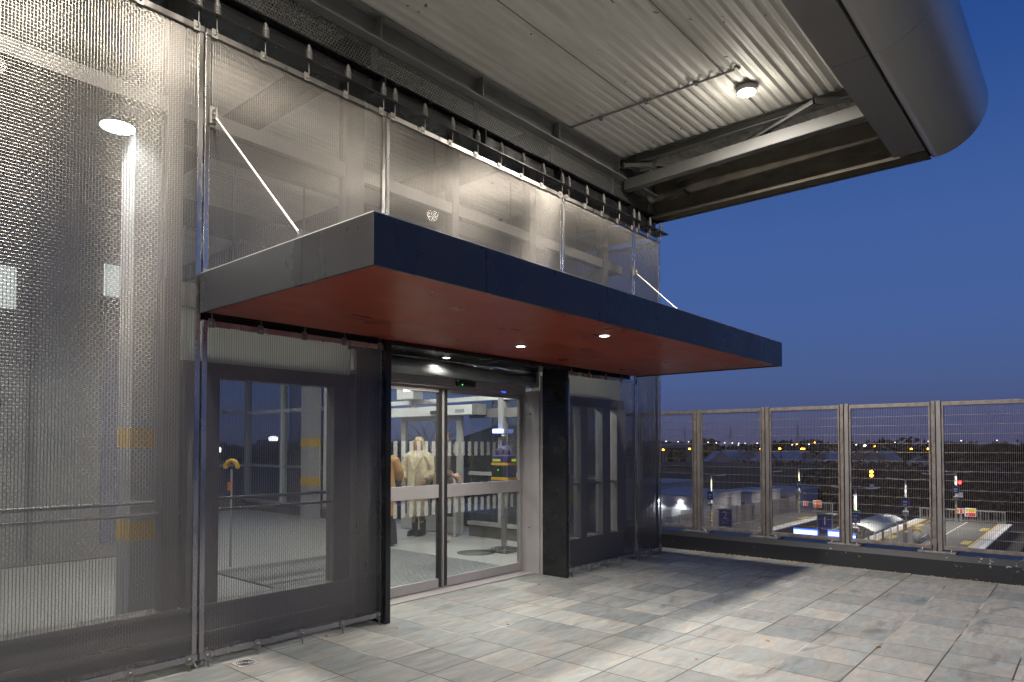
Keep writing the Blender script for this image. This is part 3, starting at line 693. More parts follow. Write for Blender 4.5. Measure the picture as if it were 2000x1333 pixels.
# roller shutter and door operator
rs = thing('roller_shutter', 'grey rolled shutter drum above the glass doors', 'shutter', (5.15,5.26,2.36))
build('drum', MB().lathe((3.87,5.26,2.36), [(.085,.0),(.085,2.59)], 28, axis='x'), M['shutter'], rs)
build('side_plate', MB().box((6.465,5.165,2.26),(6.50,5.36,2.448)), M['shutter'], rs, .004)
build('side_plate', MB().box((3.858,5.165,2.26),(3.869,5.36,2.448)), M['shutter'], rs)
do = thing('door_operator', 'aluminium header box with black motion sensor over the doors', 'door operator', (5.15,5.45,2.2))
build('housing', MB().box((3.86,5.37,2.215),(6.488,5.56,2.36)).box((3.86,5.385,2.185),(6.488,5.55,2.2145)), M['alu'], do, .003)
se = build('sensor', MB().box((5.27,5.31,2.205),(5.54,5.369,2.275)), M['rubber'], do, .012)
build('green_light', MB().lathe((5.32,5.3095,2.222), [(.006,0),(.006,-.003)], 8, axis='y'), LED_G, se)
build('blue_light', MB().box((6.05,5.383,2.190),(6.13,5.3845,2.196)), LED_B2, do)
# sliding doors
def door_leaf(x0, x1, lab, meet_right):
    y = 5.45; d = thing('sliding_door', lab, 'sliding door', (x0,y,0), 'sliding glass doors of the entrance')
    a, b_ = x0, x1
    st = .05
    f = MB().box((a,y-.02,.02),(b_,y+.02,.12)).box((a+st,y-.021,.99),(b_-st,y+.021,1.13)).box((a,y-.02,2.13),(b_,y+.02,2.18))
    f.box((a,y-.02,.1205),(a+st,y+.02,2.1295)); f.box((b_-st,y-.02,.1205),(b_,y+.02,2.1295))
    build('frame', f, M['alu'], d, .002)
    e = b_ if meet_right else a
    build('seal', MB().box((e-.056 if meet_right else e+.012, y-.024,.03),(e-.012 if meet_right else e+.056, y+.024,2.17)), M['rubber'], d)
    build('pane', MB().box((a+st,y-.006,.12),(b_-st,y+.006,.99)).box((a+st,y-.006,1.13),(b_-st,y+.006,2.13)), M['glass'], d)
    s = MB(); x = a+st+.03
    while x < b_-st-.06:
        for z0, z1 in ((.81,.965),(1.44,1.60)): s.box((x,y-.0085,z0),(x+.05,y-.0065,z1))
        x += .105
    build('stripes', s, M['stripe'], d)
door_leaf(3.862,5.138,'left sliding glass door with white dashes, people behind it',True)
door_leaf(5.150,6.485,'right sliding glass door with white dashes, help point behind it',False)
build('door_threshold', MB().box((3.858,5.24,.0005),(6.49,5.54,.012)), M['alu'], label='thin metal threshold strip under the sliding doors', cat='threshold')
# entrance mat
mt = thing('entrance_mat', 'dark ribbed entrance mat inside the glass doors', 'mat', (5.2,7,0))
build('base', MB().box((3.95,5.56,.0005),(6.62,8.32,.006)), M['dark'], mt)
rb = MB(); y = 5.575
while y < 8.29: rb.box((3.96,y,.006),(6.61,y+.024,.016)); y += .055
build('ribs', rb, M['matm'], mt)

# stay rods
def stay(x, lab):
    s = thing('stay_rod', lab, 'stay rod', (x,4.78,3.94), 'steel stay rods holding the canopy')
    build('rod', MB().tube([(x,4.74,3.90),(x-.04,3.56,2.80)], .0075, 8), M['rodm'], s)
    k = MB().box((x-.022,4.755,3.85),(x+.022,4.775,3.97)).box((x-.008,4.70,3.87),(x+.008,4.755,3.94))
    k.lathe((x-.014,4.725,3.905), [(.013,0),(.013,.028)], 10, axis='x')
    build('bracket', k, M['clip'], s)
    build('foot', MB().box((x-.07,3.51,2.764),(x-.01,3.61,2.770)).box((x-.046,3.54,2.770),(x-.034,3.58,2.822)), M['clip'], s)
    return s
stay(2.25,'thin steel stay rod in front of the upper left mesh'); stay(8.05,'thin steel stay rod at the right end of the canopy')

# roof floodlights
def flood(x, y, lab):
    f = thing('floodlight', lab, 'floodlight', (x,y,DZ), 'round floodlights under the roof')
    build('housing', MB().lathe((x,y,DZ-.075), [(.098,.0),(.11,.004),(.11,.055),(.06,.074)], 28), M['lgrey'], f)
    build('lens', MB().lathe((x,y,DZ-.079), [(.092,0),(.092,.0035)], 24), LAMP_W, f)
    lamp('AREA','flood_beam',(x,y,DZ-.09),335,(1,.925,.82),f,.24)
    lamp('POINT','deck_fill',(x,y,DZ-.30),11,(1,.92,.81),f,.09)  # added fill in the air below the lens, brightens the roof deck
flood(7.13,2.82,'lit floodlight under the roof, right of the canopy')
flood(1.60,2.82,'lit floodlight under the roof above the left mesh, out of frame')
flood(-3.9,2.82,'lit floodlight under the roof behind the camera')

#@@INSIDE
# ------------------------------------------------------------------ inner sliding doorway in the end wall
idr = thing('inner_door', 'pale framed inner sliding door leaf standing behind the women', 'sliding door', (IX-.1,9.2,0))
xx = IX-.10
f = MB().box((xx-.03,8.38,.02),(xx+.03,9.98,.30)).box((xx-.03,8.38,2.0),(xx+.03,9.98,2.07)).box((xx-.03,8.38,.3005),(xx+.03,8.50,1.9995)).box((xx-.03,9.86,.3005),(xx+.03,9.98,1.9995))
build('frame', f, M['lgrey'], idr, .003)
build('pane', MB().box((xx-.005,8.5,.3),(xx+.005,9.86,2.0)), M['glass'], idr)
bt = MB()
for i in range(11): bt.box((xx-.0075,8.56+i*.115,1.42),(xx-.0055,8.61+i*.115,1.58))
build('stripes', bt, M['stripe'], idr)
io = thing('inner_door_operator', 'long pale header box with sensor above the inner doorway', 'door operator', (IX-.15,10,2.1))
build('housing', MB().box((IX-.26,8.0,2.08),(IX-.052,11.6,2.25)), M['white'], io, .01)
build('end_cap', MB().box((IX-.262,7.86,2.075),(IX-.052,7.999,2.255)), M['greydk'], io, .005)
build('sensor', MB().box((IX-.30,8.72,2.11),(IX-.261,9.0,2.17)), M['rubber'], io, .01)
build('sticker', MB().box((IX-.2635,8.18,2.12),(IX-.2605,8.40,2.18)), M['lgrey'], io)
sb = thing('sign_box', 'white square box hanging above the inner doorway', 'sign box', (IX-.2,9.6,2.5))
build('box', MB().box((IX-.34,9.40,2.40),(IX-.10,9.86,2.72)), M['white'], sb, .01)
build('lit_face', MB().box((IX-.3435,9.50,2.55),(IX-.3405,9.66,2.68)), LAMP_S, sb)
build('bracket', MB().bar((IX-.15,9.6,2.26),(IX-.15,9.6,2.40),.05), M['lgrey'], sb)
hr = thing('handrail', 'light grey tubular handrail with rounded end in the hall', 'handrail', (8.25,8.4,0))
pts = [(8.25,8.42,0.0),(8.25,8.42,.92)] + [(8.25, 8.42+.14-.14*math.cos(a), .92+.14*math.sin(a)) for a in np.linspace(.2,math.pi/2,6)] + [(8.25,10.2,1.06)]
build('tube', MB().tube(pts, .028, 12), M['lgrey'], hr)
build('foot_flange', MB().lathe((8.25,8.42,0),[(.06,.001),(.06,.012),(.03,.014)],16), M['lgrey'], hr)
# help point
hx, hy = 7.52, 6.64
hp = thing('help_point', 'purple and black reader on a steel post with yellow stripes', 'help point', (hx,hy,0))
build('base', MB().box((hx-.14,hy-.14,.0),(hx+.14,hy+.14,.07)), M['steel'], hp, .02)
build('pole', MB().tube([(hx,hy,.07),(hx,hy,1.1)], .042, 16), M['steel'], hp)
hb = build('housing', MB().box((hx-.10,hy-.16,1.04),(hx+.10,hy+.16,1.42)), M['purple'], hp, .02)
build('yellow_stripe', MB().box((hx-.103,hy-.163,1.055),(hx+.103,hy+.163,1.095)).box((hx-.103,hy-.163,1.27),(hx+.103,hy+.163,1.305)), M['yellow'], hb)
build('screen', MB().box((hx-.107,hy-.02,1.325),(hx-.1035,hy+.13,1.36)).box((hx-.02,hy-.168,1.325),(hx+.08,hy-.1635,1.36)), LED_Y, hb)
build('front_plate', MB().box((hx-.106,hy-.12,1.10),(hx-.1005,hy+.15,1.26)), M['rubber'], hb)
build('green_light', MB().lathe((hx-.107,hy+.02,1.20),[(.007,0),(.007,-.003)],8,axis='x'), LED_G, hb)
build('shoulder', MB().loft([(hx,hy,1.42,.085,.14,.6),(hx,hy,1.50,.075,.12,.6),(hx,hy,1.56,.05,.06,.8)],20), M['purple'], hp)
build('head', MB().lathe((hx,hy,1.56),[(.035,0),(.035,.10),(.045,.105),(.045,.15),(.03,.155)],16), M['steel'], hp)
bl = thing('blue_beacon', 'small glowing blue light on the white wall post', 'beacon', (8.40,7.53,1.78))
build('housing', MB().box((8.33,7.49,1.70),(8.429,7.57,1.76)), M['rubber'], bl, .01)
build('lens', MB().box((8.32,7.45,1.7605),(8.429,7.61,1.83)), LED_B, bl, .01)
ch_ = MB().lathe((7.2,6.9,.0008),[(.28,0),(.28,.0025)],28); build('floor_cover', ch_, M['plinth'], label='round dark cover in the hall floor by the help point', cat='floor cover')
gp = thing('floor_post', 'pale square post standing right of the help point', 'post', (7.55,6.15,0))
build('post', MB().box((7.52,6.28,0),(7.58,6.34,1.15)), M['lgrey'], gp, .006)
build('cap', MB().box((7.512,6.272,1.15),(7.588,6.348,1.165)), M['lgrey'], gp, .004)
yh = thing('yellow_hoop', 'small yellow arch hoop with orange tag behind the lower left mesh', 'hoop', (4.9,8.2,1.3))
q = at(453,912,8.8); 
aa = [(q.x+.075*math.cos(a)*.65, q.y-.075*math.cos(a)*.75, q.z+.075*math.sin(a)) for a in np.linspace(-.3,math.pi+.3,14)]
build('hoop', MB().tube(aa, .03, 8), M['yellow'], yh, local=False)
build('post', MB().tube([(q.x,q.y,0),(q.x,q.y,q.z-.03)], .014, 8), M['lgrey'], yh)
build('tag', MB().box((q.x-.04,q.y-.04,q.z-.30),(q.x-.02,q.y+.03,q.z-.2)), M['orange'], yh)
wl = MB().box((8.56,11.9,0.24),(8.6,13.6,.30)); 
# floor drain in the paving
dr = thing('floor_drain', 'square steel floor drain set in the paving beside the mesh', 'drain', (0,0,0))
dq = at(484,1292,EYE*1333/(1292-871.5)); 
build('plate', MB().box((dq.x-.075,dq.y-.075,.0005),(dq.x+.075,dq.y+.075,.004)), M['drain'], dr)
rg = MB()
for r_ in (.018,.032,.046,.06):
    rg.tube([(dq.x+r_*math.cos(a),dq.y+r_*math.sin(a),.004) for a in np.linspace(0,2*math.pi,20)], .0028, 4)
build('grille', rg, M['rubber'], dr)
# fallen leaves
def leaf_mb(s, curl):
    m_ = MB(); pts = [(0,-1),(.42,-.6),(.62,-.05),(.45,.5),(.0,1.05),(-.45,.45),(-.6,-.1),(-.4,-.6)]
    vs = [(0,0,.25*curl*s)] + [(x*s, y*s, (.15+abs(x)*curl)*s) for x, y in pts] 
    n = len(vs); vs += [(x,y,z+.0012) for x,y,z in vs]
    fs = [(0,i,i % 8+1)[::-1] for i in range(1,9)] + [(n,n+i,n+i % 8+1) for i in range(1,9)] + [(i,i % 8+1,n+i % 8+1,n+i) for i in range(1,9)]
    m_.add(vs, fs); m_.tube([(0,-s,.2*s),(0.1*s,-1.7*s,.35*s)], .0009, 4); return m_
lf = None
spots = [(776,1226),(1085,1152),(1078,1139),(1080,1165),(1183,1177),(1052,1141),(1392,1176),(1495,1249),(1357,1285),(1710,1261),(992,1218),(1557,1109),(1536,1099),(1775,1124),(1700,1114),(1656,1107),(640,1241),(1467,1081),(1381,1075)]
for i, (px, py) in enumerate(spots):
    q = at(px,py,EYE*1333/(py-871.5))
    if lf is None:
        lf = thing('fallen_leaf','small curled dry leaf lying on the slate paving','leaf',(q.x,q.y,.0005),'dry leaves on the paving')
        build('blade', leaf_mb(.019,.5), M['leaf'], lf, local=True); last = lf
    else:
        last = copy_tree(lf,(q.x,q.y,.0005),random.uniform(0,6.28))
        last.scale = (random.uniform(.6,1.2),)*3
edge = MB()
for i in range(170):
    y = random.uniform(-1,4.6); x = 9.445-abs(random.gauss(0,.02)); s = random.uniform(.006,.014); a = random.uniform(0,6)
    edge.add([(x+s*math.cos(a),y+s*math.sin(a),.006),(x+s*math.cos(a+2),y+s*math.sin(a+2),.002),(x+s*math.cos(a+4),y+s*math.sin(a+4),.010)],[(0,1,2)])
build('leaf_litter', edge, M['leafp'], kind='stuff')

#@@PEOPLE
# ------------------------------------------------------------------ people (facing local -Y)
def finger_chain(mb, base, d, side, L):
    for k, (o_, ln) in enumerate(((-.03,.9),(-.01,1.),(.01,.95),(.03,.75))):
        p = base + side*o_; q1 = p+d*L*.45*ln; q2 = q1+(d*.8-side.cross(d)*.5)*L*.4*ln
        mb.tube([p-d*.02,p,q1,q2],[.010,.010,.0085,.0065],8)
def limb(mb, pts, rad, n=14): mb.tube(pts, rad, n)
def make_person(name, label, loc, rz, height, arms, legs, head_yaw=0, skinmat='skin'):
    """arms: list of (shoulder, elbow, wrist) ; legs: list of (hip, knee, ankle, toe) in metres for a 1.70 figure"""
    k = height/1.70
    t_ = thing('person', label, 'person', loc, None, rz); t_.scale = (k,k,k)
    b_ = MB()
    b_.loft([(0,.0,.80,.15,.11),(0,0,.92,.165,.12),(0,0,1.06,.135,.10),(0,-.005,1.20,.15,.115),(0,0,1.32,.165,.115),(0,.01,1.40,.14,.09),(0,.012,1.44,.07,.06),(0,.008,1.50,.052,.055),(0,.0,1.56,.05,.055)])
    hd = Matrix.Rotation(head_yaw, 3, 'Z')
    hb = MB()
    hb.loft([(0,-.035,1.488,.022,.022),(0,-.030,1.505,.045,.05),(0,-.018,1.535,.060,.075),(0,-.008,1.575,.070,.092),(0,.0,1.615,.074,.098),(0,.005,1.65,.072,.095),(0,.008,1.68,.056,.076),(0,.01,1.697,.025,.035)],18)
    hb.loft([(0,-.098,1.558,.012,.008),(0,-.108,1.567,.014,.014),(0,-.102,1.585,.010,.012),(0,-.092,1.610,.007,.008)],10)
    for sx in (-1,1): hb.ball((sx*.074,.012,1.59),.02,8,6,(.4,.8,1.3))
    hb.ball((0,-.088,1.535),.016,8,6,(1.4,.6,.5))
    b_.add([hd@Vector(v) for v in hb.v], hb.f, True)
    for sh, el_, wr in arms:
        sh, el_, wr = Vector(sh), Vector(el_), Vector(wr)
        b_.tube([sh+Vector((-sh.x*.4,0,0)),sh,sh.lerp(el_,.5),el_,el_.lerp(wr,.4),wr],[.05,.052,.045,.038,.036,.025],12)
        d = (wr-el_).normalized(); side = d.cross(Vector((1,0,0)) if abs(d.x) < .8 else Vector((0,1,0))).normalized()
        b_.tube([wr-d*.01,wr+d*.03,wr+d*.085],[.024,.034,.032],10)
        finger_chain(b_, wr+d*.085, d, side, .075)
        b_.tube([wr+d*.02+side*.02,wr+d*.05+side*.05,wr+d*.085+side*.055],[.012,.011,.008],8)
    for hip, kn, an, toe in legs:
        hip, kn, an, toe = map(Vector,(hip,kn,an,toe))
        b_.tube([hip+Vector((0,0,.05)),hip.lerp(kn,.4),kn+Vector((0,0,.03)),kn,kn.lerp(an,.35),an+Vector((0,0,.04)),an],[.085,.075,.056,.052,.055,.036,.036],14)
        b_.tube([an+Vector((0,.03,-.02)),an.lerp(toe,.5)+Vector((0,0,0)),toe],[.036,.036,.024],10)
    o = build('body', b_, M[skinmat], t_, local=True)
    rm = o.modifiers.new('fuse','REMESH'); rm.mode = 'VOXEL'; rm.voxel_size = .0085; rm.use_smooth_shade = True
    sm = o.modifiers.new('soft','SMOOTH'); sm.iterations = 3; sm.factor = .5
    fe = MB()
    for sx in (-1,1): fe.ball((sx*.030,-.088,1.600),.010,8,6,(1.4,.6,.7))
    fe.v = [hd@Vector(v) for v in fe.v]; build('eye', fe, M['rubber'], t_, local=True)
    lp = MB().ball((0,-.094,1.537),.012,8,6,(1.7,.6,.55)); lp.v = [hd@Vector(v) for v in lp.v]; build('mouth', lp, M['lips'], t_, local=True)
    return t_, hd
def fuse(o, v=.012, it=4):
    rm = o.modifiers.new('fuse','REMESH'); rm.mode = 'VOXEL'; rm.voxel_size = v; rm.use_smooth_shade = True
    sm = o.modifiers.new('soft','SMOOTH'); sm.iterations = it; sm.factor = .5
def hair_mb(hd, length, width):
    h = MB()
    rows = [(0,.012,1.712,.03,.035),(0,.016,1.695,.062,.078),(0,.022,1.66,.083,.094),(0,.030,1.61,.086,.088),(0,.042,1.55,.084,.074),(0,.055,1.48,width,.060),(0,.062,1.40,width*1.05,.05)]
    z = 1.40
    while z > length+.06: z -= .07; rows.append((0,.066,z,width*(1.0-.35*(1.40-z)/(1.41-length)),.042))
    rows.append((0,.066,length,.03,.02)); h.loft(rows,18)
    for sx in (-1,1): h.tube([(sx*.03,-.085,1.668),(sx*.074,-.055,1.63),(sx*.084,-.02,1.55),(sx*.09,-.015,1.45),(sx*.085,-.035,1.36)],[.012,.022,.026,.028,.012],10)
    h.v = [hd@Vector(v) if v[2] > 1.46 else (hd@Vector(v)).lerp(Vector(v), .35) for v in h.v]; return h

# woman in cream fur coat
ang = math.atan2(7.95, 9.0)   # faces the camera
p1, hd = make_person('person','woman in long cream fur coat and black boots facing the doors',(7.95,9.0,0), -ang-.55, 1.70,
   arms=[((-.17,0,1.36),(-.25,-.02,1.10),(-.24,-.17,.93)),((.17,0,1.36),(.27,.03,1.10),(.19,-.10,.95))],
   legs=[((-.08,0,.85),(-.085,-.03,.48),(-.09,.02,.09),(-.10,-.12,.03)),((.08,0,.85),(.07,-.01,.48),(.06,.04,.09),(.03,-.11,.03))], head_yaw=.2, skinmat='skin')
ct = MB()
ct.loft([(0,0,.34,.20,.165),(0,0,.42,.212,.17),(0,0,.7,.215,.165),(0,0,.95,.21,.155),(0,0,1.12,.195,.145),(0,0,1.28,.20,.145),(0,.005,1.37,.185,.125),(0,.012,1.43,.11,.095),(0,.014,1.47,.085,.085)],24)
ct.tube([(-.12,0,1.39),(-.19,0,1.36),(-.26,0,1.22),(-.275,-.03,1.09),(-.262,-.13,.98)],[.075,.088,.085,.082,.075],14)
ct.tube([(.12,0,1.39),(.19,0,1.36),(.275,.02,1.22),(.295,.02,1.09),(.225,-.09,.96)],[.075,.088,.085,.082,.072],14)
for sx in (-1,1):
    ct.tube([(sx*.10,.06,1.47),(sx*.115,-.04,1.44),(sx*.09,-.115,1.33),(sx*.02,-.150,1.14)],[.034,.042,.048,.014],10)
ct.tube([(-.10,.06,1.47),(0,.095,1.485),(.10,.06,1.47)],[.036,.04,.036],10)
ct.tube([(.015,-.15,1.14),(.02,-.17,.9),(.025,-.172,.6),(.03,-.168,.37)],[.012,.016,.014,.012],8)
o = build('coat', ct, M['fur'], p1, local=True); fuse(o,.010,3)
o = build('hair', hair_mb(hd,1.33,.092), M['blonde'], p1, local=True); fuse(o,.009,3)
tg = MB()
for sx, kx in ((-.085,-.09),(.07,.06)): tg.tube([(sx,-.02,.52),(sx,-.01,.38),(kx,.02,.26)],[.06,.06,.05],12)
build('tights', tg, M['tights'], p1, local=True)
for (kx,ky),(tx,ty) in (((-.09,.02),(-.105,-.15)),((.06,.04),(.03,-.14))):
    bt = MB().tube([(kx,ky,.28),(kx,ky,.16),(kx,ky+.005,.08)],[.062,.056,.055],14).tube([(kx,ky+.05,.05),(kx+(tx-kx)*.4,ky+(ty-ky)*.4,.055),(tx,ty,.042)],[.05,.055,.042],12)
    o = build('boot', bt, M['leather'], p1, local=True); fuse(o,.010,2)
    build('boot_sole', MB().loft([((kx+tx)/2,(ky+ty)/2+.01,.0,.05,.145),((kx+tx)/2,(ky+ty)/2+.01,.025,.052,.148)],16), M['rubber'], p1, local=True)
# her clutch
hbz = thing('handbag','black clutch bag held at the hip by the woman in fur','handbag',(7.95,9.0,0),rz=-ang-.55)
hb_ = MB().loft([(-.235,-.27,.76,.015,.06),(-.24,-.27,.80,.035,.12),(-.24,-.27,.92,.03,.115),(-.24,-.27,.95,.012,.10)],16)
hb_.v = [((v[0]+.24)*math.cos(.5)-(v[2]-.86)*math.sin(.5)*.0-.24, v[1], v[2]+(v[1]+.27)*.35) for v in hb_.v]
build('bag', hb_, M['leather'], hbz, local=True); build('clasp', MB().ball((-.24,-.27,.965),.012,8,6), M['steel'], hbz, local=True)

# woman seen from behind, long auburn hair
p2, hd = make_person('person','long haired woman in taupe coat standing beside the door seam',(7.68,8.12,0), R(38), 1.80,
   arms=[((-.17,0,1.36),(-.24,.0,1.10),(-.14,-.18,1.02)),((.17,0,1.36),(.25,.02,1.10),(.20,-.16,.98))],
   legs=[((-.08,0,.85),(-.085,-.02,.48),(-.09,.03,.11),(-.09,-.10,.03)),((.08,0,.85),(.09,.0,.48),(.09,.05,.11),(.10,-.08,.03))], head_yaw=-.5)
ct = MB()
ct.loft([(0,0,.56,.20,.16),(0,0,.75,.195,.155),(0,0,.95,.175,.14),(0,0,1.08,.145,.115),(0,0,1.2,.16,.125),(0,0,1.32,.185,.13),(0,.008,1.40,.15,.105),(0,.012,1.45,.07,.07)],24)
ct.tube([(-.12,0,1.38),(-.18,0,1.35),(-.245,0,1.2),(-.25,-.01,1.09),(-.16,-.15,1.03)],[.07,.075,.068,.064,.055],14)
ct.tube([(.12,0,1.38),(.18,0,1.35),(.25,.01,1.2),(.26,.01,1.09),(.215,-.12,1.0)],[.07,.075,.068,.064,.055],14)
o = build('coat', ct, M['taupe'], p2, local=True); fuse(o,.010,3)
build('belt', MB().loft([(0,0,1.06,.150,.120),(0,0,1.10,.148,.118)],24), M['leather'], p2, local=True)
o = build('hair', hair_mb(hd,1.12,.098), M['brown'], p2, local=True); fuse(o,.009,3)
for (kx,ky),(tx,ty) in (((-.09,.03),(-.095,-.12)),((.09,.05),(.10,-.10))):
    sh = MB().tube([(kx,ky+.03,.075),(kx+(tx-kx)*.5,ky+(ty-ky)*.5,.045),(tx,ty,.02)],[.036,.042,.026],12).tube([(kx,ky+.045,.08),(kx,ky+.05,.0)],[.02,.008],8)
    o = build('shoe', sh, M['pink'], p2, local=True); fuse(o,.008,2)
# companion in tan coat behind the left door jamb
p3, hd = make_person('person','person in tan coat and wide black trousers behind the door jamb',(6.75,8.47,0), R(118), 1.66,
   arms=[((-.17,0,1.36),(-.22,-.10,1.12),(-.12,-.34,1.06)),((.17,0,1.36),(.23,-.08,1.12),(.16,-.32,1.04))],
   legs=[((-.08,0,.85),(-.085,-.02,.48),(-.09,.03,.09),(-.09,-.12,.03)),((.08,0,.85),(.09,.0,.48),(.09,.04,.09),(.10,-.10,.03))])
ct = MB()
ct.loft([(0,0,.48,.215,.175),(0,0,.75,.21,.17),(0,0,.95,.20,.155),(0,0,1.12,.185,.14),(0,0,1.3,.195,.14),(0,.008,1.40,.155,.11),(0,.012,1.46,.08,.08)],24)
ct.tube([(-.12,0,1.38),(-.19,-.01,1.35),(-.24,-.06,1.2),(-.235,-.11,1.11),(-.145,-.29,1.065)],[.075,.082,.076,.072,.06],14)
ct.tube([(.12,0,1.38),(.19,-.01,1.35),(.25,-.05,1.2),(.245,-.10,1.11),(.175,-.27,1.05)],[.075,.082,.076,.072,.06],14)
o = build('coat', ct, M['tan'], p3, local=True); fuse(o,.010,3)
o = build('hair', hair_mb(hd,1.38,.09), M['brown'], p3, local=True); fuse(o,.009,3)
tr = MB()
for sx in (-.09,.09): tr.tube([(sx,.0,.62),(sx*1.15,.0,.35),(sx*1.25,.02,.035)],[.095,.115,.135],16)
o = build('trousers', tr, M['cloth'], p3, local=True); fuse(o,.012,2)
for sx in (-.10,.10): build('shoe', MB().loft([(sx,-.05,.0,.045,.13),(sx,-.05,.05,.045,.125),(sx,-.02,.085,.03,.07)],14), M['leather'], p3, local=True)

#@@OUTSIDE
# ------------------------------------------------------------------ railway below the deck
PZ = -6.05
def platform(y0, y1, lab, edges):
    p_ = thing('platform', lab, 'platform', (60,(y0+y1)/2,PZ), 'railway platforms below the deck')
    build('surface', MB().box((36,y0+.3,-7),(82,y1-.3,PZ)) if len(edges) == 2 else MB().box((36,y0+.3,-7),(82,y1,PZ)), M['asphalt'], p_)
    for e, s in edges:
        build('coping', MB().box((36,e-s*.05,PZ-.10),(82,e+s*.30,PZ+.005)), M['wline'], p_)
        build('edge_wall', MB().box((36,e+s*.06,-7),(82,e+s*.299,PZ-.101)), M['brick'], p_)
        build('tactile_strip', MB().box((36,e+s*.302,PZ),(82,e+s*.85,PZ+.004)), M['cabin'], p_)
        build('yellow_line', MB().box((36,e+s*.88,PZ),(82,e+s*1.02,PZ+.004)), M['yline'], p_)
        lt = MB()
        for x in (44,53,63,74): 
            for k in range(5): lt.box((x+k*.5,e+s*1.15,PZ),(x+k*.5+.32,e+s*1.75,PZ+.004))
        build('edge_lettering', lt, M['yline'], p_)
    return p_
ip = platform(6.7,14.8,'island platform with yellow lines beyond the right fence panels',[(6.7,1),(14.8,-1)])
dl = MB()
x = 36
while x < 81: dl.box((x,10.2,PZ),(x+.5,10.3,PZ+.004)); x += .8
build('dashed_line', dl, M['wline'], ip)
platform(22.5,27,'side platform with palisade fence beside the white cabins',[(22.5,1)])
for y in (3.6,5.04,16.6,18.04,19.4,20.84):
    build('rail', MB().box((20,y-.035,-6.93),(400,y+.035,-6.78)), M['rail'], label='long steel running rail beside the platforms', cat='rail', group='railway rails')
# palisade fence
pf = thing('palisade_fence','grey steel palisade fence along the back of the side platform','fence',(60,27,PZ))
pv = MB(); x = 37
while x < 82: pv.box((x,27.0,PZ+.05),(x+.07,27.02,PZ+1.75)); x += .15
build('pales', pv, M['fencep'], pf)
for z in (.4,1.4): build('rail', MB().box((37,27.021,PZ+z),(82,27.06,PZ+z+.06)), M['fencep'], pf)
for i in range(12): build('post', MB().box((37+i*4,27.061,PZ),(37.1+i*4,27.14,PZ+1.8)), M['fencep'], pf)
def railing(y0, y1, lab):
    r = thing('end_railing', lab, 'railing', (82,y0,PZ), 'white railings closing the platform ends')
    v = MB(); y = y0
    while y <= y1: v.tube([(81.9,y,PZ+.1),(81.9,y,PZ+1.1)],.022,5); y += .22
    build('bars', v, M['lgrey'], r)
    build('rail', MB().box((81.87,y0,PZ+1.1),(81.93,y1,PZ+1.17)).box((81.87,y0,PZ+.08),(81.93,y1,PZ+.14)), M['lgrey'], r)
    for y in (y0,(y0+y1)/2,y1): build('post', MB().box((81.85,y-.05,PZ),(81.95,y+.05,PZ+1.2)), M['lgrey'], r)
railing(7.2,14.4,'white end railing of the island platform with red notice'); railing(23.0,26.8,'white end railing of the side platform with orange notice')
def notice(y, z, w, h, lab, mats, x=81.8):
    n_ = thing('warning_notice', lab, 'notice', (x,y,z), 'notices fixed to the platform end railings'); k = len(mats)
    build('backing', MB().box((x,y-w/2,z-h/2),(x+.02,y+w/2,z+h/2)), M['swhite'], n_)
    for i, mm in enumerate(mats): build('panel', MB().box((x-.006,y-w/2+.05,z+h/2-(i+1)*h/k+.03),(x-.0005,y+w/2-.28,z+h/2-i*h/k-.03)), M[mm], n_)
    for i, mm in enumerate(mats): build('symbol', MB().box((x-.006,y+w/2-.24,z+h/2-(i+1)*h/k+.06),(x-.0005,y+w/2-.06,z+h/2-i*h/k-.06)), M[mm], n_)
notice(10.0,PZ+.95,.95,.85,'yellow and red warning notice on the island railing',['yline','sred'])
notice(10.9,PZ+1.05,.6,.5,'small white and red notice left of the yellow one',['sred'])
notice(24.6,PZ+1.0,.9,.8,'orange and red warning notice on the side platform railing',['orange','sred'])
notice(25.9,PZ+1.0,.5,.55,'small red and white notice on the side platform railing',['sred'])
# platform totem signs
def totem(px, py0, py1, wpx, t_, num, lab, sub):
    top = at(px,py0,t_); bot = at(px,py1,t_); w = wpx*t_/1333; x, y = top.x, top.y
    s = thing('platform_sign', lab, 'platform sign', (x,y,PZ), 'numbered blue platform signs')
    build('board', MB().box((x,y-w/2,bot.z),(x+.08,y+w/2,top.z-.12)), M['sblue'], s, .01)
    build('green_band', MB().box((x-.002,y-w/2,top.z-.119),(x+.08,y+w/2,top.z)), M['sgreen'], s)
    for sy in (-1,1): build('post', MB().box((x,y+sy*(w/2+.002)-.0+(-.08 if sy < 0 else 0),PZ),(x+.08,y+sy*(w/2+.002)+(0 if sy < 0 else .08),top.z+.03)), M['lgrey'], s)
    label_text(num, (top.z-bot.z)*.62, M['swhite'], s, (x-.012,y,top.z-.12-(top.z-bot.z)*.30), FACE_CAM, 'number')
    label_text(sub, .16, M['swhite'], s, (x-.012,y,bot.z+.30), FACE_CAM, 'lettering')
totem(1415,994,1028,24,56,'2','blue board reading 2 with a green top band','Platform')
totem(1609,1004,1041,25,50,'1','blue board reading 1 with a green top band','Platform')
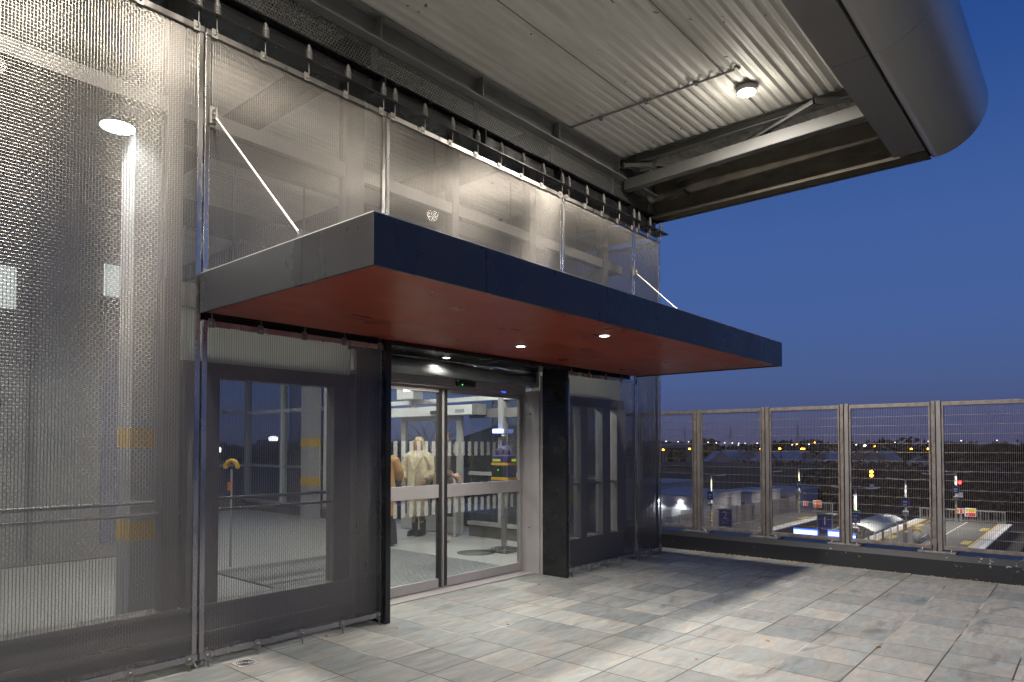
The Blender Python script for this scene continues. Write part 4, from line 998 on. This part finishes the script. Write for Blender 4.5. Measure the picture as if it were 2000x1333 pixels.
# information screens glowing blue
def screen(px, py, wpx, t_, lab):
    q = at(px,py,t_); w = wpx*t_/1333; h = 15*t_/1333
    s = thing('display_screen', lab, 'display screen', tuple(q), 'glowing blue departure screens')
    build('case', MB().box((q.x,q.y-w/2-.04,q.z-h/2-.04),(q.x+.2,q.y+w/2+.04,q.z+h/2+.08)), M['rubber'], s, .01)
    build('glow', MB().box((q.x-.004,q.y-w/2-.02,q.z-h/2),(q.x-.0005,q.y+w/2+.02,q.z+h/2+.06)), LED_B2, s)
    ln = MB()
    for i, hh in ((0,.42),(1,.22)):
        z1 = q.z+h/2 - (.02 if i == 0 else h*.70); 
        n_ = max(2,int(w/.1))
        for k in range(n_): ln.box((q.x-.010,q.y-w/2+w*k/n_+.008,z1-h*hh*1.3),(q.x-.005,q.y-w/2+w*(k+1)/n_-.004,z1))
    build('text_lines', ln, LED_B, s)
    build('hanger', MB().box((q.x+.06,q.y-.04,PZ),(q.x+.14,q.y+.04,q.z-h/2-.04)), M['lgrey'], s)
    return s
screen(1571,1042,44,40,'glowing blue screen left of the number 1 sign')
screen(1631,1046,30,40,'glowing blue screen right of the number 1 sign')
screen(1664,1053,8,40,'narrow glowing blue screen beside the fence post')
# lamp columns
def lamp_column(px, t_, lab, double=True, sign=True):
    q = at(px,900,t_); x, y = q.x, q.y; T = PZ+5.0
    l = thing('platform_lamp', lab, 'lamp column', (x,y,PZ), 'lamp columns on the platforms')
    build('pole', MB().tube([(x,y,PZ),(x,y,PZ+1.2),(x,y,T)],[.11,.09,.07],10), M['lgrey'] if double else M['cream'], l)
    build('yellow_band', MB().lathe((x,y,PZ+.9),[(.115,0),(.115,.2)],10).lathe((x,y,PZ+1.5),[(.10,0),(.10,.2)],10), M['yellow'], l)
    for sy in ((-1,1) if double else (-1,)):
        a = build('arm', MB().bar((x,y,T-.02),(x,y+sy*.9,T+.05),.06,.05), M['lgrey'], l)
        h = build('lamp_head', MB().bar((x,y+sy*.45,T+.03),(x,y+sy*1.35,T+.10),.26,.07), M['lgrey'], l)
        build('lens', MB().bar((x,y+sy*.60,T-.002),(x,y+sy*1.25,T+.045),.2,.012), EMS, h)
        lamp('SPOT','lamp_beam',(x,y+sy*.9,T-.08),PL,(1,.95,.82),l,.15,150,.5)
    if sign:
        sg = build('hanging_sign', MB().box((x-.16,y-.28,PZ+2.9),(x-.12,y+.28,PZ+3.55)), M['sblue'], l)
        build('sign_band', MB().box((x-.165,y-.28,PZ+3.552),(x-.12,y+.28,PZ+3.66)), M['sgreen'], sg)
        build('sign_text', MB().box((x-.166,y-.14,PZ+3.25),(x-.161,y+.16,PZ+3.40)).box((x-.166,y-.1,PZ+3.05),(x-.161,y+.14,PZ+3.17)), M['swhite'], sg)
        build('speaker', MB().box((x-.13,y-.18,PZ+2.35),(x+.1,y+.22,PZ+2.62)), M['lgrey'], l, .03)
    return l
EMS = EM('platform_lens', (.85,.85,.8), .55); PL = 1100
lamp_column(1669,42,'twin armed lamp column left of the curved shelter roof')
lamp_column(1767,52.5,'twin armed lamp column right of the curved shelter roof')
lamp_column(1832,62,'twin armed lamp column behind the right fence post')
lamp_column(1865,68,'twin armed lamp column beside the red signal light')
lamp_column(1212,48.8,'added cream single armed lamp column unseen behind the mesh corner',False,False)  # added out of view so the side platform sign's face gets light
lamp_column(1388,60,'cream single armed lamp column beside the lit cabins',False)
lamp_column(1559,77,'cream single armed lamp column at the side platform end',False)
lamp_column(1500,69,'cream single armed lamp column behind a fence post',False)
# shelter with curved roof
sh = thing('platform_shelter','platform shelter with pale curved roof','shelter',(50,11.9,PZ))
sx0, sx1, sy0, sy1, sz = 46.5, 55.0, 10.6, 13.0, PZ+2.3
pr = [(sy0+(sy1-sy0)*i/12, sz+.42*math.sin(math.pi*i/12)) for i in range(13)]
build('curved_roof', MB().extrude_x(pr+[(a,z-.05) for a,z in reversed(pr)], sx0, sx1, True), P('shelter_roof',(.34,.36,.35),.5,.1,.03,2,rvar=.02), sh)
build('roof_light', MB().box((sx0+.3,11.5,sz+.36),(sx1-.4,11.7,sz+.366)), EM('shelter_strip',(1,.95,.6),1.5), sh)
for x in (46.6,48.7,50.8,52.9,54.8):
    for y in (sy0+.06,sy1-.06): build('post', MB().box((x-.05,y-.05,PZ),(x+.05,y+.05,sz)), M['lgrey'], sh)
build('glass_side', MB().box((46.8,sy1-.07,PZ+.3),(54.7,sy1-.05,PZ+2)), M['glass'], sh)
build('bench', MB().box((47,sy1-.6,PZ+.42),(54.5,sy1-.2,PZ+.48)).box((47.2,sy1-.5,PZ),(47.3,sy1-.3,PZ+.42)).box((54,sy1-.5,PZ),(54.1,sy1-.3,PZ+.42)), M['lgrey'], sh)
lamp('POINT','shelter_light',(50,11.7,sz-.05),120,(1,.95,.75),sh,.2)
# bins with yellow hoods
def bin_(px, py, t_, lab):
    q = at(px,py,t_); x, y = q.x, q.y
    b_ = thing('litter_bin', lab, 'litter bin', (x,y,PZ), 'grey platform bins with yellow hoops')
    build('body', MB().lathe((x,y,PZ),[(.22,0),(.24,.05),(.26,1.0),(.22,1.02)],18), M['concrete'], b_)
    pts = [(x,y+.24*math.cos(a),PZ+1.08+.24*math.sin(a)) for a in np.linspace(0,math.pi,14)]
    build('hoop', MB().tube(pts,.065,8), M['yellow'], b_)
bin_(1788,1050,52,'grey bin with yellow hoop nearer the shelter'); bin_(1813,1040,57,'grey bin with yellow hoop right of the other bin')
bc = thing('platform_bench','pale slatted bench on the island platform by the bins','bench',(58,9.6,PZ))
sl = MB()
for i in range(5): sl.box((56.5,9.2+i*.13,PZ+.45),(60.5,9.3+i*.13,PZ+.49))
build('seat', sl, M['lgrey'], bc)
bk = MB()
for i in range(3): bk.box((56.5,9.9,PZ+.6+i*.14),(60.5,9.94,PZ+.7+i*.14))
build('backrest', bk, M['lgrey'], bc)
for x in (56.8,58.5,60.2): build('leg', MB().box((x-.04,9.25,PZ),(x+.04,9.85,PZ+.45)), M['blackmatt'], bc)
# railway signals
def signal(px, pys, t_, m_, lab):
    qs = [at(px,p_,t_) for p_ in pys]; q = qs[0]
    s = thing('railway_signal', lab, 'railway signal', (q.x,q.y,-7), 'lit railway signals by the tracks')
    build('post', MB().tube([(q.x+.2,q.y,-6.93),(q.x+.2,q.y,q.z+.3)],.07,8), M['blackmatt'], s)
    hdm = build('head', MB().box((q.x,q.y-.3,min(a.z for a in qs)-.45),(q.x+.13,q.y+.3,q.z+.35)), M['blackmatt'], s, .05)
    for a in qs: build('lens', MB().lathe((a.x,a.y,a.z),[(.18,-.001),(.18,-.04)],16,axis='x'), m_, hdm)
    z = min(a.z for a in qs)-1.3; build('number_plate', MB().box((q.x-.01,q.y-.25,z-.3),(q.x+.02,q.y+.25,z+.25)), M['swhite'], s)
signal(1701,(922,929),82,LAMP_O,'railway signal showing two amber lights'); signal(1873,(942.5,),73,LED_R,'railway signal showing a red light')
# white cabins
def cabin(x0, x1, y0, y1, h, lab, lights=()):
    c = thing('site_cabin', lab, 'cabin', ((x0+x1)/2,(y0+y1)/2,-7), 'white cabins behind the side platform')
    build('wall', MB().box((x0,y0,-7),(x1,y1,-7+h)), M['cabin'], c, .03)
    build('roof', MB().box((x0-.15,y0-.15,-7+h),(x1+.15,y1+.15,-7+h+.15)), M['roofgrey'], c)
    build('door', MB().box((x0-.03,(y0+y1)/2-.5,-6.8),(x0-.002,(y0+y1)/2+.45,-4.8)), M['greydk'], c)
    build('window', MB().box((x0-.03,y0+.8,-5.6),(x0-.002,y0+2.0,-4.7)), M['greydk'], c)
    for (lx, ly, lz) in lights:
        w = build('wall_lamp', MB().box((lx-.14,ly-.15,lz-.1),(lx-.002,ly+.15,lz+.1)), LAMP_C, c)
        lamp('SPOT','wall_lamp_beam',(lx-.4,ly,lz),170,(.85,.95,1),c,.1,140,.5)
cabin(62,72,29.5,36.5,3.6,'white cabin with two lit wall lamps',[(62,31.5,-4.0),(62,34.0,-4.0)])
cabin(75,84,29.5,33,3.3,'smaller white cabin right of the lit one')
cabin(86,95,28.5,34,3.0,'white cabin farthest along the railway')
cabin(68,80,38,46,4.2,'larger pale cabin behind the lit cabin')

# ------------------------------------------------------------------ vegetation
def clumps(name, centres, sizes, n_each, s, m_, kind='stuff', label=None, cat=None, group=None, flat=1.0):
    V = []; 
    for c, sz_ in zip(centres, sizes):
        k = n_each; d = rng.normal(size=(k,3)); d /= np.linalg.norm(d,axis=1)[:,None]; rr = rng.uniform(.35,1,k)**.5
        p_ = np.array(c)+d*rr[:,None]*np.array(sz_); V.append(p_)
    Pn = np.concatenate(V); k = len(Pn)
    a = rng.normal(size=(k,3)); b2 = rng.normal(size=(k,3)); a /= np.linalg.norm(a,axis=1)[:,None]; b2 -= a*(a*b2).sum(1)[:,None]; b2 /= np.linalg.norm(b2,axis=1)[:,None]
    sc = rng.uniform(.5,1.3,k)[:,None]*s
    quad = np.stack([Pn-a*sc, Pn+b2*sc*.5*flat, Pn+a*sc, Pn-b2*sc*.5*flat],1).reshape(-1,3)
    o = np_mesh(name, quad, np.arange(k*4).reshape(-1,4), m_, None, False); return tag(o,label,cat,group,kind)
cs = []; ss = []
for i in range(330):
    x = random.uniform(98,150); y = random.uniform(-8,60); h = random.uniform(1.6,3.4)*(1.0 if x > 115 else .75)
    if y > 36 and x < 128: continue
    if 15 < y < 22 and x < 110: continue
    cs.append((x,y,-7+h*.8)); ss.append((random.uniform(2.5,5),random.uniform(2.5,5),h))
clumps('scrub', cs, ss, 170, .55, M['scrub'])
cs = []; ss = []
for i in range(150):
    x = random.uniform(88,150); y = random.uniform(-40,2); h = random.uniform(2.4,3.9); cs.append((x,y,-7+h*.8)); ss.append((random.uniform(2.5,5),random.uniform(2.5,5),h))
clumps('thicket', cs, ss, 170, .5, M['scrub'])
cs = []; ss = []
for i in range(420):
    a = random.uniform(.03,1.25); d = random.uniform(330,620); h = random.uniform(2.5,6.0)*d/380
    cs.append((d*math.cos(a),d*math.sin(a),-7+h*.75)); ss.append((random.uniform(8,17),random.uniform(8,17),h*.9))
clumps('far_wood', cs, ss, 130, 2.0, M['trees'])
# taller single trees on the skyline
def tree(x, y, h, r, lab, m_='trees', base=-7):
    t_ = thing('skyline_tree', lab, 'tree', (x,y,base), 'dark trees on the skyline')
    tm = MB().tube([(x,y,base),(x+.2,y,base+h*.4),(x,y+.2,base+h*.8)],[.4,.28,.08],8)
    for i in range(5):
        a = i*1.3; tm.tube([(x,y,base+h*(.35+.08*i)),(x+r*.7*math.cos(a),y+r*.7*math.sin(a),base+h*(.6+.07*i))],[.15,.04],6)
    build('trunk', tm, M['bark'], t_)
    k = [(x+random.gauss(0,r*.4),y+random.gauss(0,r*.4),base+h*random.uniform(.5,.85)) for _ in range(9)]
    o = clumps('crown', k, [(r*.55,r*.55,h*.16)]*9, 110, .8, M[m_], kind=None); o.parent = t_; o.location = (-x,-y,-base)
for px, py, t_, r, lab in ((1958,861,300,7,'round dark tree on the skyline at far right'),(1872,866,300,5,'low dark tree on the skyline right of the red signal'),(1385,866,260,4,'small dark tree on the skyline above the cabins'),(1513,862,280,4,'dark tree on the skyline between two orange lamps')):
    q = at(px,py,t_); tree(q.x,q.y,q.z+7.3,r,lab)
# bare winter tree beyond the end wall
def bare_tree(x, y, h, base, lab):
    t_ = thing('bare_tree', lab, 'tree', (x,y,base)); m_ = MB(); random.seed(5)
    def grow(p, d, L, r, lv):
        q = p+d*L; mid = p.lerp(q,.5)+Vector((random.gauss(0,L*.05),random.gauss(0,L*.05),0))
        m_.tube([p,mid,q],[r,r*.85,r*.68],5 if lv > 1 else 8,False)
        if lv >= 5: return
        for _ in range(3 if lv < 4 else 2):
            nd = (d+Vector((random.gauss(0,.5),random.gauss(0,.5),random.gauss(.12,.28)))).normalized(); grow(q if random.random() < .6 else mid, nd, L*random.uniform(.62,.85), r*.6, lv+1)
    grow(Vector((x,y,base)), Vector((0,0,1)), h*.30, .16, 0)
    build('branches', m_, M['bark'], t_)
bare_tree(23.5,27.5,12.5,-7,'bare winter tree seen through the glass doors')
random.seed(11)
# ------------------------------------------------------------------ far houses
def house(px, py_ridge, t_, w, d, hr_, lab, roof, rz):
    q = at(px,py_ridge,t_); base = -7; wallh = q.z-hr_-base
    h = thing('house', lab, 'house', (q.x,q.y,base), 'houses beyond the scrub', rz)
    w *= .68; d *= .7; hr_ *= .72; wallh = q.z-hr_-base
    build('wall', MB().box((-w/2,-d/2,0),(w/2,d/2,wallh)).add([(-w/2,-d/2,wallh),(-w/2,d/2,wallh),(-w/2,0,wallh+hr_),(w/2,-d/2,wallh),(w/2,d/2,wallh),(w/2,0,wallh+hr_)],[(0,2,1),(3,4,5)]), M['wallpink'], h, local=True)
    o_ = .35
    rf = MB()
    for s in (-1,1): rf.add([(-w/2-o_,s*(d/2+o_),wallh-.2),(w/2+o_,s*(d/2+o_),wallh-.2),(w/2+o_,0,wallh+hr_+.08),(-w/2-o_,0,wallh+hr_+.08),(-w/2-o_,s*(d/2+o_),wallh-.05),(w/2+o_,s*(d/2+o_),wallh-.05),(w/2+o_,0,wallh+hr_+.25),(-w/2-o_,0,wallh+hr_+.25)],[(0,1,2,3),(4,5,6,7),(0,1,5,4),(0,3,7,4),(1,2,6,5)])
    r_ = build('roof', rf, M[roof], h, local=True)
    build('chimney', MB().box((w/4-.4,-.4,wallh+hr_*.7),(w/4+.4,.4,wallh+hr_+1.1)), M['brick'], r_, local=True)
    for s in (-.25,.25): build('window', MB().box((s*w-.7,-d/2-.05,wallh-2.0),(s*w+.7,-d/2-.01,wallh-.8)), M['greydk'], h, local=True)
    build('window', MB().box((-w/2-.05,-.7,wallh-2.0),(-w/2-.01,.7,wallh-.8)), M['greydk'], h, local=True)
for a in ((1400,884,190,13,8,3.2,'pale roofed house above the number 2 sign','roofgrey',.6),(1432,881,200,12,8,3.4,'grey roofed house left of the red roofed one','roofgrey',-.4),
          (1462,881,195,16,9,3.6,'long red roofed house in the middle distance','roofred',.35),(1484,884,190,10,8,3,'small pale roofed house behind the fence post','roofgrey',1.2),
          (1512,883,200,14,8,3.4,'pale roofed house under the brightest orange lamp','roofgrey',-.3),(1550,882,195,15,9,3.4,'wide grey roofed house beneath the twin orange lamps','roofgrey',.9),
          (1608,885,200,12,8,2.8,'low roofed house right of the twin orange lamps','wallpink',.2),(1640,883,190,9,8,3.6,'steep gabled house left of the fence post','roofgrey',1.0),
          (1662,884,190,9,8,3.6,'steep gabled house right of the fence post','roofgrey',.3),(1690,880,185,10,8,3.6,'red roofed house below the white street lamp','roofred',.7),
          (1730,882,210,11,8,3.6,'dark gabled house above the amber signal','wallpink',-.2),(1795,893,200,16,8,2.6,'low pale house below the two right orange lamps','roofgrey',.25)):
    house(*a)
# brick block and shed seen through the hall
bb = thing('brick_block','dark brick block with hipped roof seen through the hall glazing','building',(36,31,-7))
build('wall', MB().box((32,27,-7),(44,36,1.0)), M['brick'], bb)
build('roof', MB().add([(31.6,26.6,1.0),(44.4,26.6,1.0),(44.4,36.4,1.0),(31.6,36.4,1.0),(35,31.5,3.0),(41,31.5,3.0)],[(0,1,5,4),(1,2,5),(2,3,4,5),(3,0,4),(3,2,1,0)]), M['brick'], bb)
for y in (28.5,31,33.5): build('window', MB().box((31.95,y,-1.2),(31.99,y+1.1,.2)), M['greydk'], bb)
st = thing('stair_enclosure','brown sloped stair enclosure outside the inner doorway','stair',(14,15.5,-7))
build('side', MB().add([(13,14.6,-7),(18,19,-7),(18,19,0.6),(13,14.6,1.5),(13.2,14.3,-7),(18.2,18.7,-7),(18.2,18.7,.6),(13.2,14.3,1.5)],[(0,1,2,3),(4,7,6,5),(0,3,7,4),(1,5,6,2),(3,2,6,7),(0,4,5,1)]), M['endbeam'], st)
build('coping', MB().bar((13.1,14.45,1.55),(18.1,18.85,.65),.3,.09), M['lgrey'], st)
# deck outside the end wall
build('outer_deck', MB().box((EX+.001,5.0,-.3),(9.449,16,-.004)), M['concrete'], kind='structure')
build('landing', MB().box((10.0,7,-.4),(13.4,14,-.02)), M['concrete'], kind='structure')

# ------------------------------------------------------------------ flyover, street lamps, pylons
fo = thing('flyover','pale distant road flyover left of the first fence post','bridge',(220,150,-7))
a, b_ = at(1180,870,300), at(1356,871,260)
build('deck', MB().bar((a.x,a.y,1.4),(b_.x,b_.y,1.3),6,1.1), M['concrete'], fo)
build('parapet', MB().bar((a.x-2,a.y-2,2.2),(b_.x-2,b_.y-2,2.1),.3,.7), M['cabin'], fo)
for k in (.1,.4,.7,.95):
    q = a.lerp(b_,k); build('pier', MB().box((q.x-.8,q.y-.8,-7),(q.x+.8,q.y+.8,.8)), M['concrete'], fo)
def street(px, py, t_, m_, lab, grp, r=.28):
    q = at(px,py,t_); s = thing('street_lamp', lab, 'street lamp', (q.x,q.y,-7), grp)
    build('pole', MB().tube([(q.x+.8,q.y,-7),(q.x+.8,q.y,q.z+.1)],[.12,.07],6).tube([(q.x+.8,q.y,q.z+.1),(q.x-.2,q.y,q.z+.25)],.05,5), M['blackmatt'], s)
    build('lantern', MB().loft([(q.x,q.y,q.z,r*.9,r*.7),(q.x,q.y,q.z+.22,r,r*.8),(q.x,q.y,q.z+.3,r*.5,r*.4)],10), m_, s)
for px, py in ((1301,863),(1324,864),(1345,864),(1383,865),(1399,866),(1415,866),(1430,866.5),(1443,867),(1455,867),(1442,870.5),(1479,867),(1580,869),(1672,870),(1748,865),(1813,863),(1877,862),(1947,861),(1487,870),(1547,870)):
    street(px,py,random.uniform(250,330),LAMP_P,'tiny white street lamp glowing on the horizon','white lamps along the horizon',.32)
for px, py, lab in ((1295,880,'orange street lamp left of the first fence post'),(1346.5,878.5,'orange street lamp beside the station corner fence post'),(1485.5,878.5,'orange street lamp hidden by the second fence post'),
    (1522.5,878,'brightest orange street lamp, above the pale roofs'),(1565.5,878.3,'left orange street lamp of the close pair'),(1569.5,878.5,'right orange street lamp of the close pair'),
    (1779.5,878.5,'orange street lamp left of the tall fence post, farther left'),(1812,878.3,'orange street lamp just left of the tall fence post'),(1591,865.5,'high orange street lamp on the horizon'),(1556,869,'faint orange street lamp on the horizon'),(1708,873,'faint orange street lamp right of the white star lamp')):
    street(px,py,165 if py > 875 else 260,LAMP_O,lab,'orange street lamps in the distance',.30 if py > 875 else .24)
street(534,862,42,LAMP_P,'white strip lamp outside seen through the lower left mesh','white lamps along the horizon',.3)
street(428,884,38,LAMP_P,'white yard lamp outside seen at the left of the lower mesh','white lamps along the horizon',.14)
street(1688.5,872,200,EM('flood_white',(.95,.97,1),40),'very bright white floodlight above the red roof','white floodlights in the distance',.42)
for px, lab in ((1337,'faint lattice pylon above the flyover'),(1427,'faint lattice pylon above the number 2 sign'),(1558,'faint lattice pylon above the twin orange lamps')):
    q = at(px,872,700); H = 22 if px < 1500 else 24
    p_ = thing('pylon', lab, 'pylon', (q.x,q.y,-7), 'electricity pylons on the horizon'); m_ = MB()
    for sx, sy in ((-1,-1),(1,-1),(1,1),(-1,1)): m_.bar((q.x+sx*2.2,q.y+sy*2.2,-7),(q.x,q.y,H),.16)
    for z in (H-2,H-6,H-10): m_.bar((q.x-3,q.y+3.5,z),(q.x+3,q.y-3.5,z),.16)
    for z in range(-5,int(H)-8,4):
        w0 = 2.2*(H-z)/(H+7); w1 = 2.2*(H-z-4)/(H+7); m_.bar((q.x-w0,q.y-w0,z),(q.x+w1,q.y+w1,z+4),.1).bar((q.x+w0,q.y+w0,z),(q.x-w1,q.y-w1,z+4),.1)
    build('lattice', m_, M['girder'], p_)
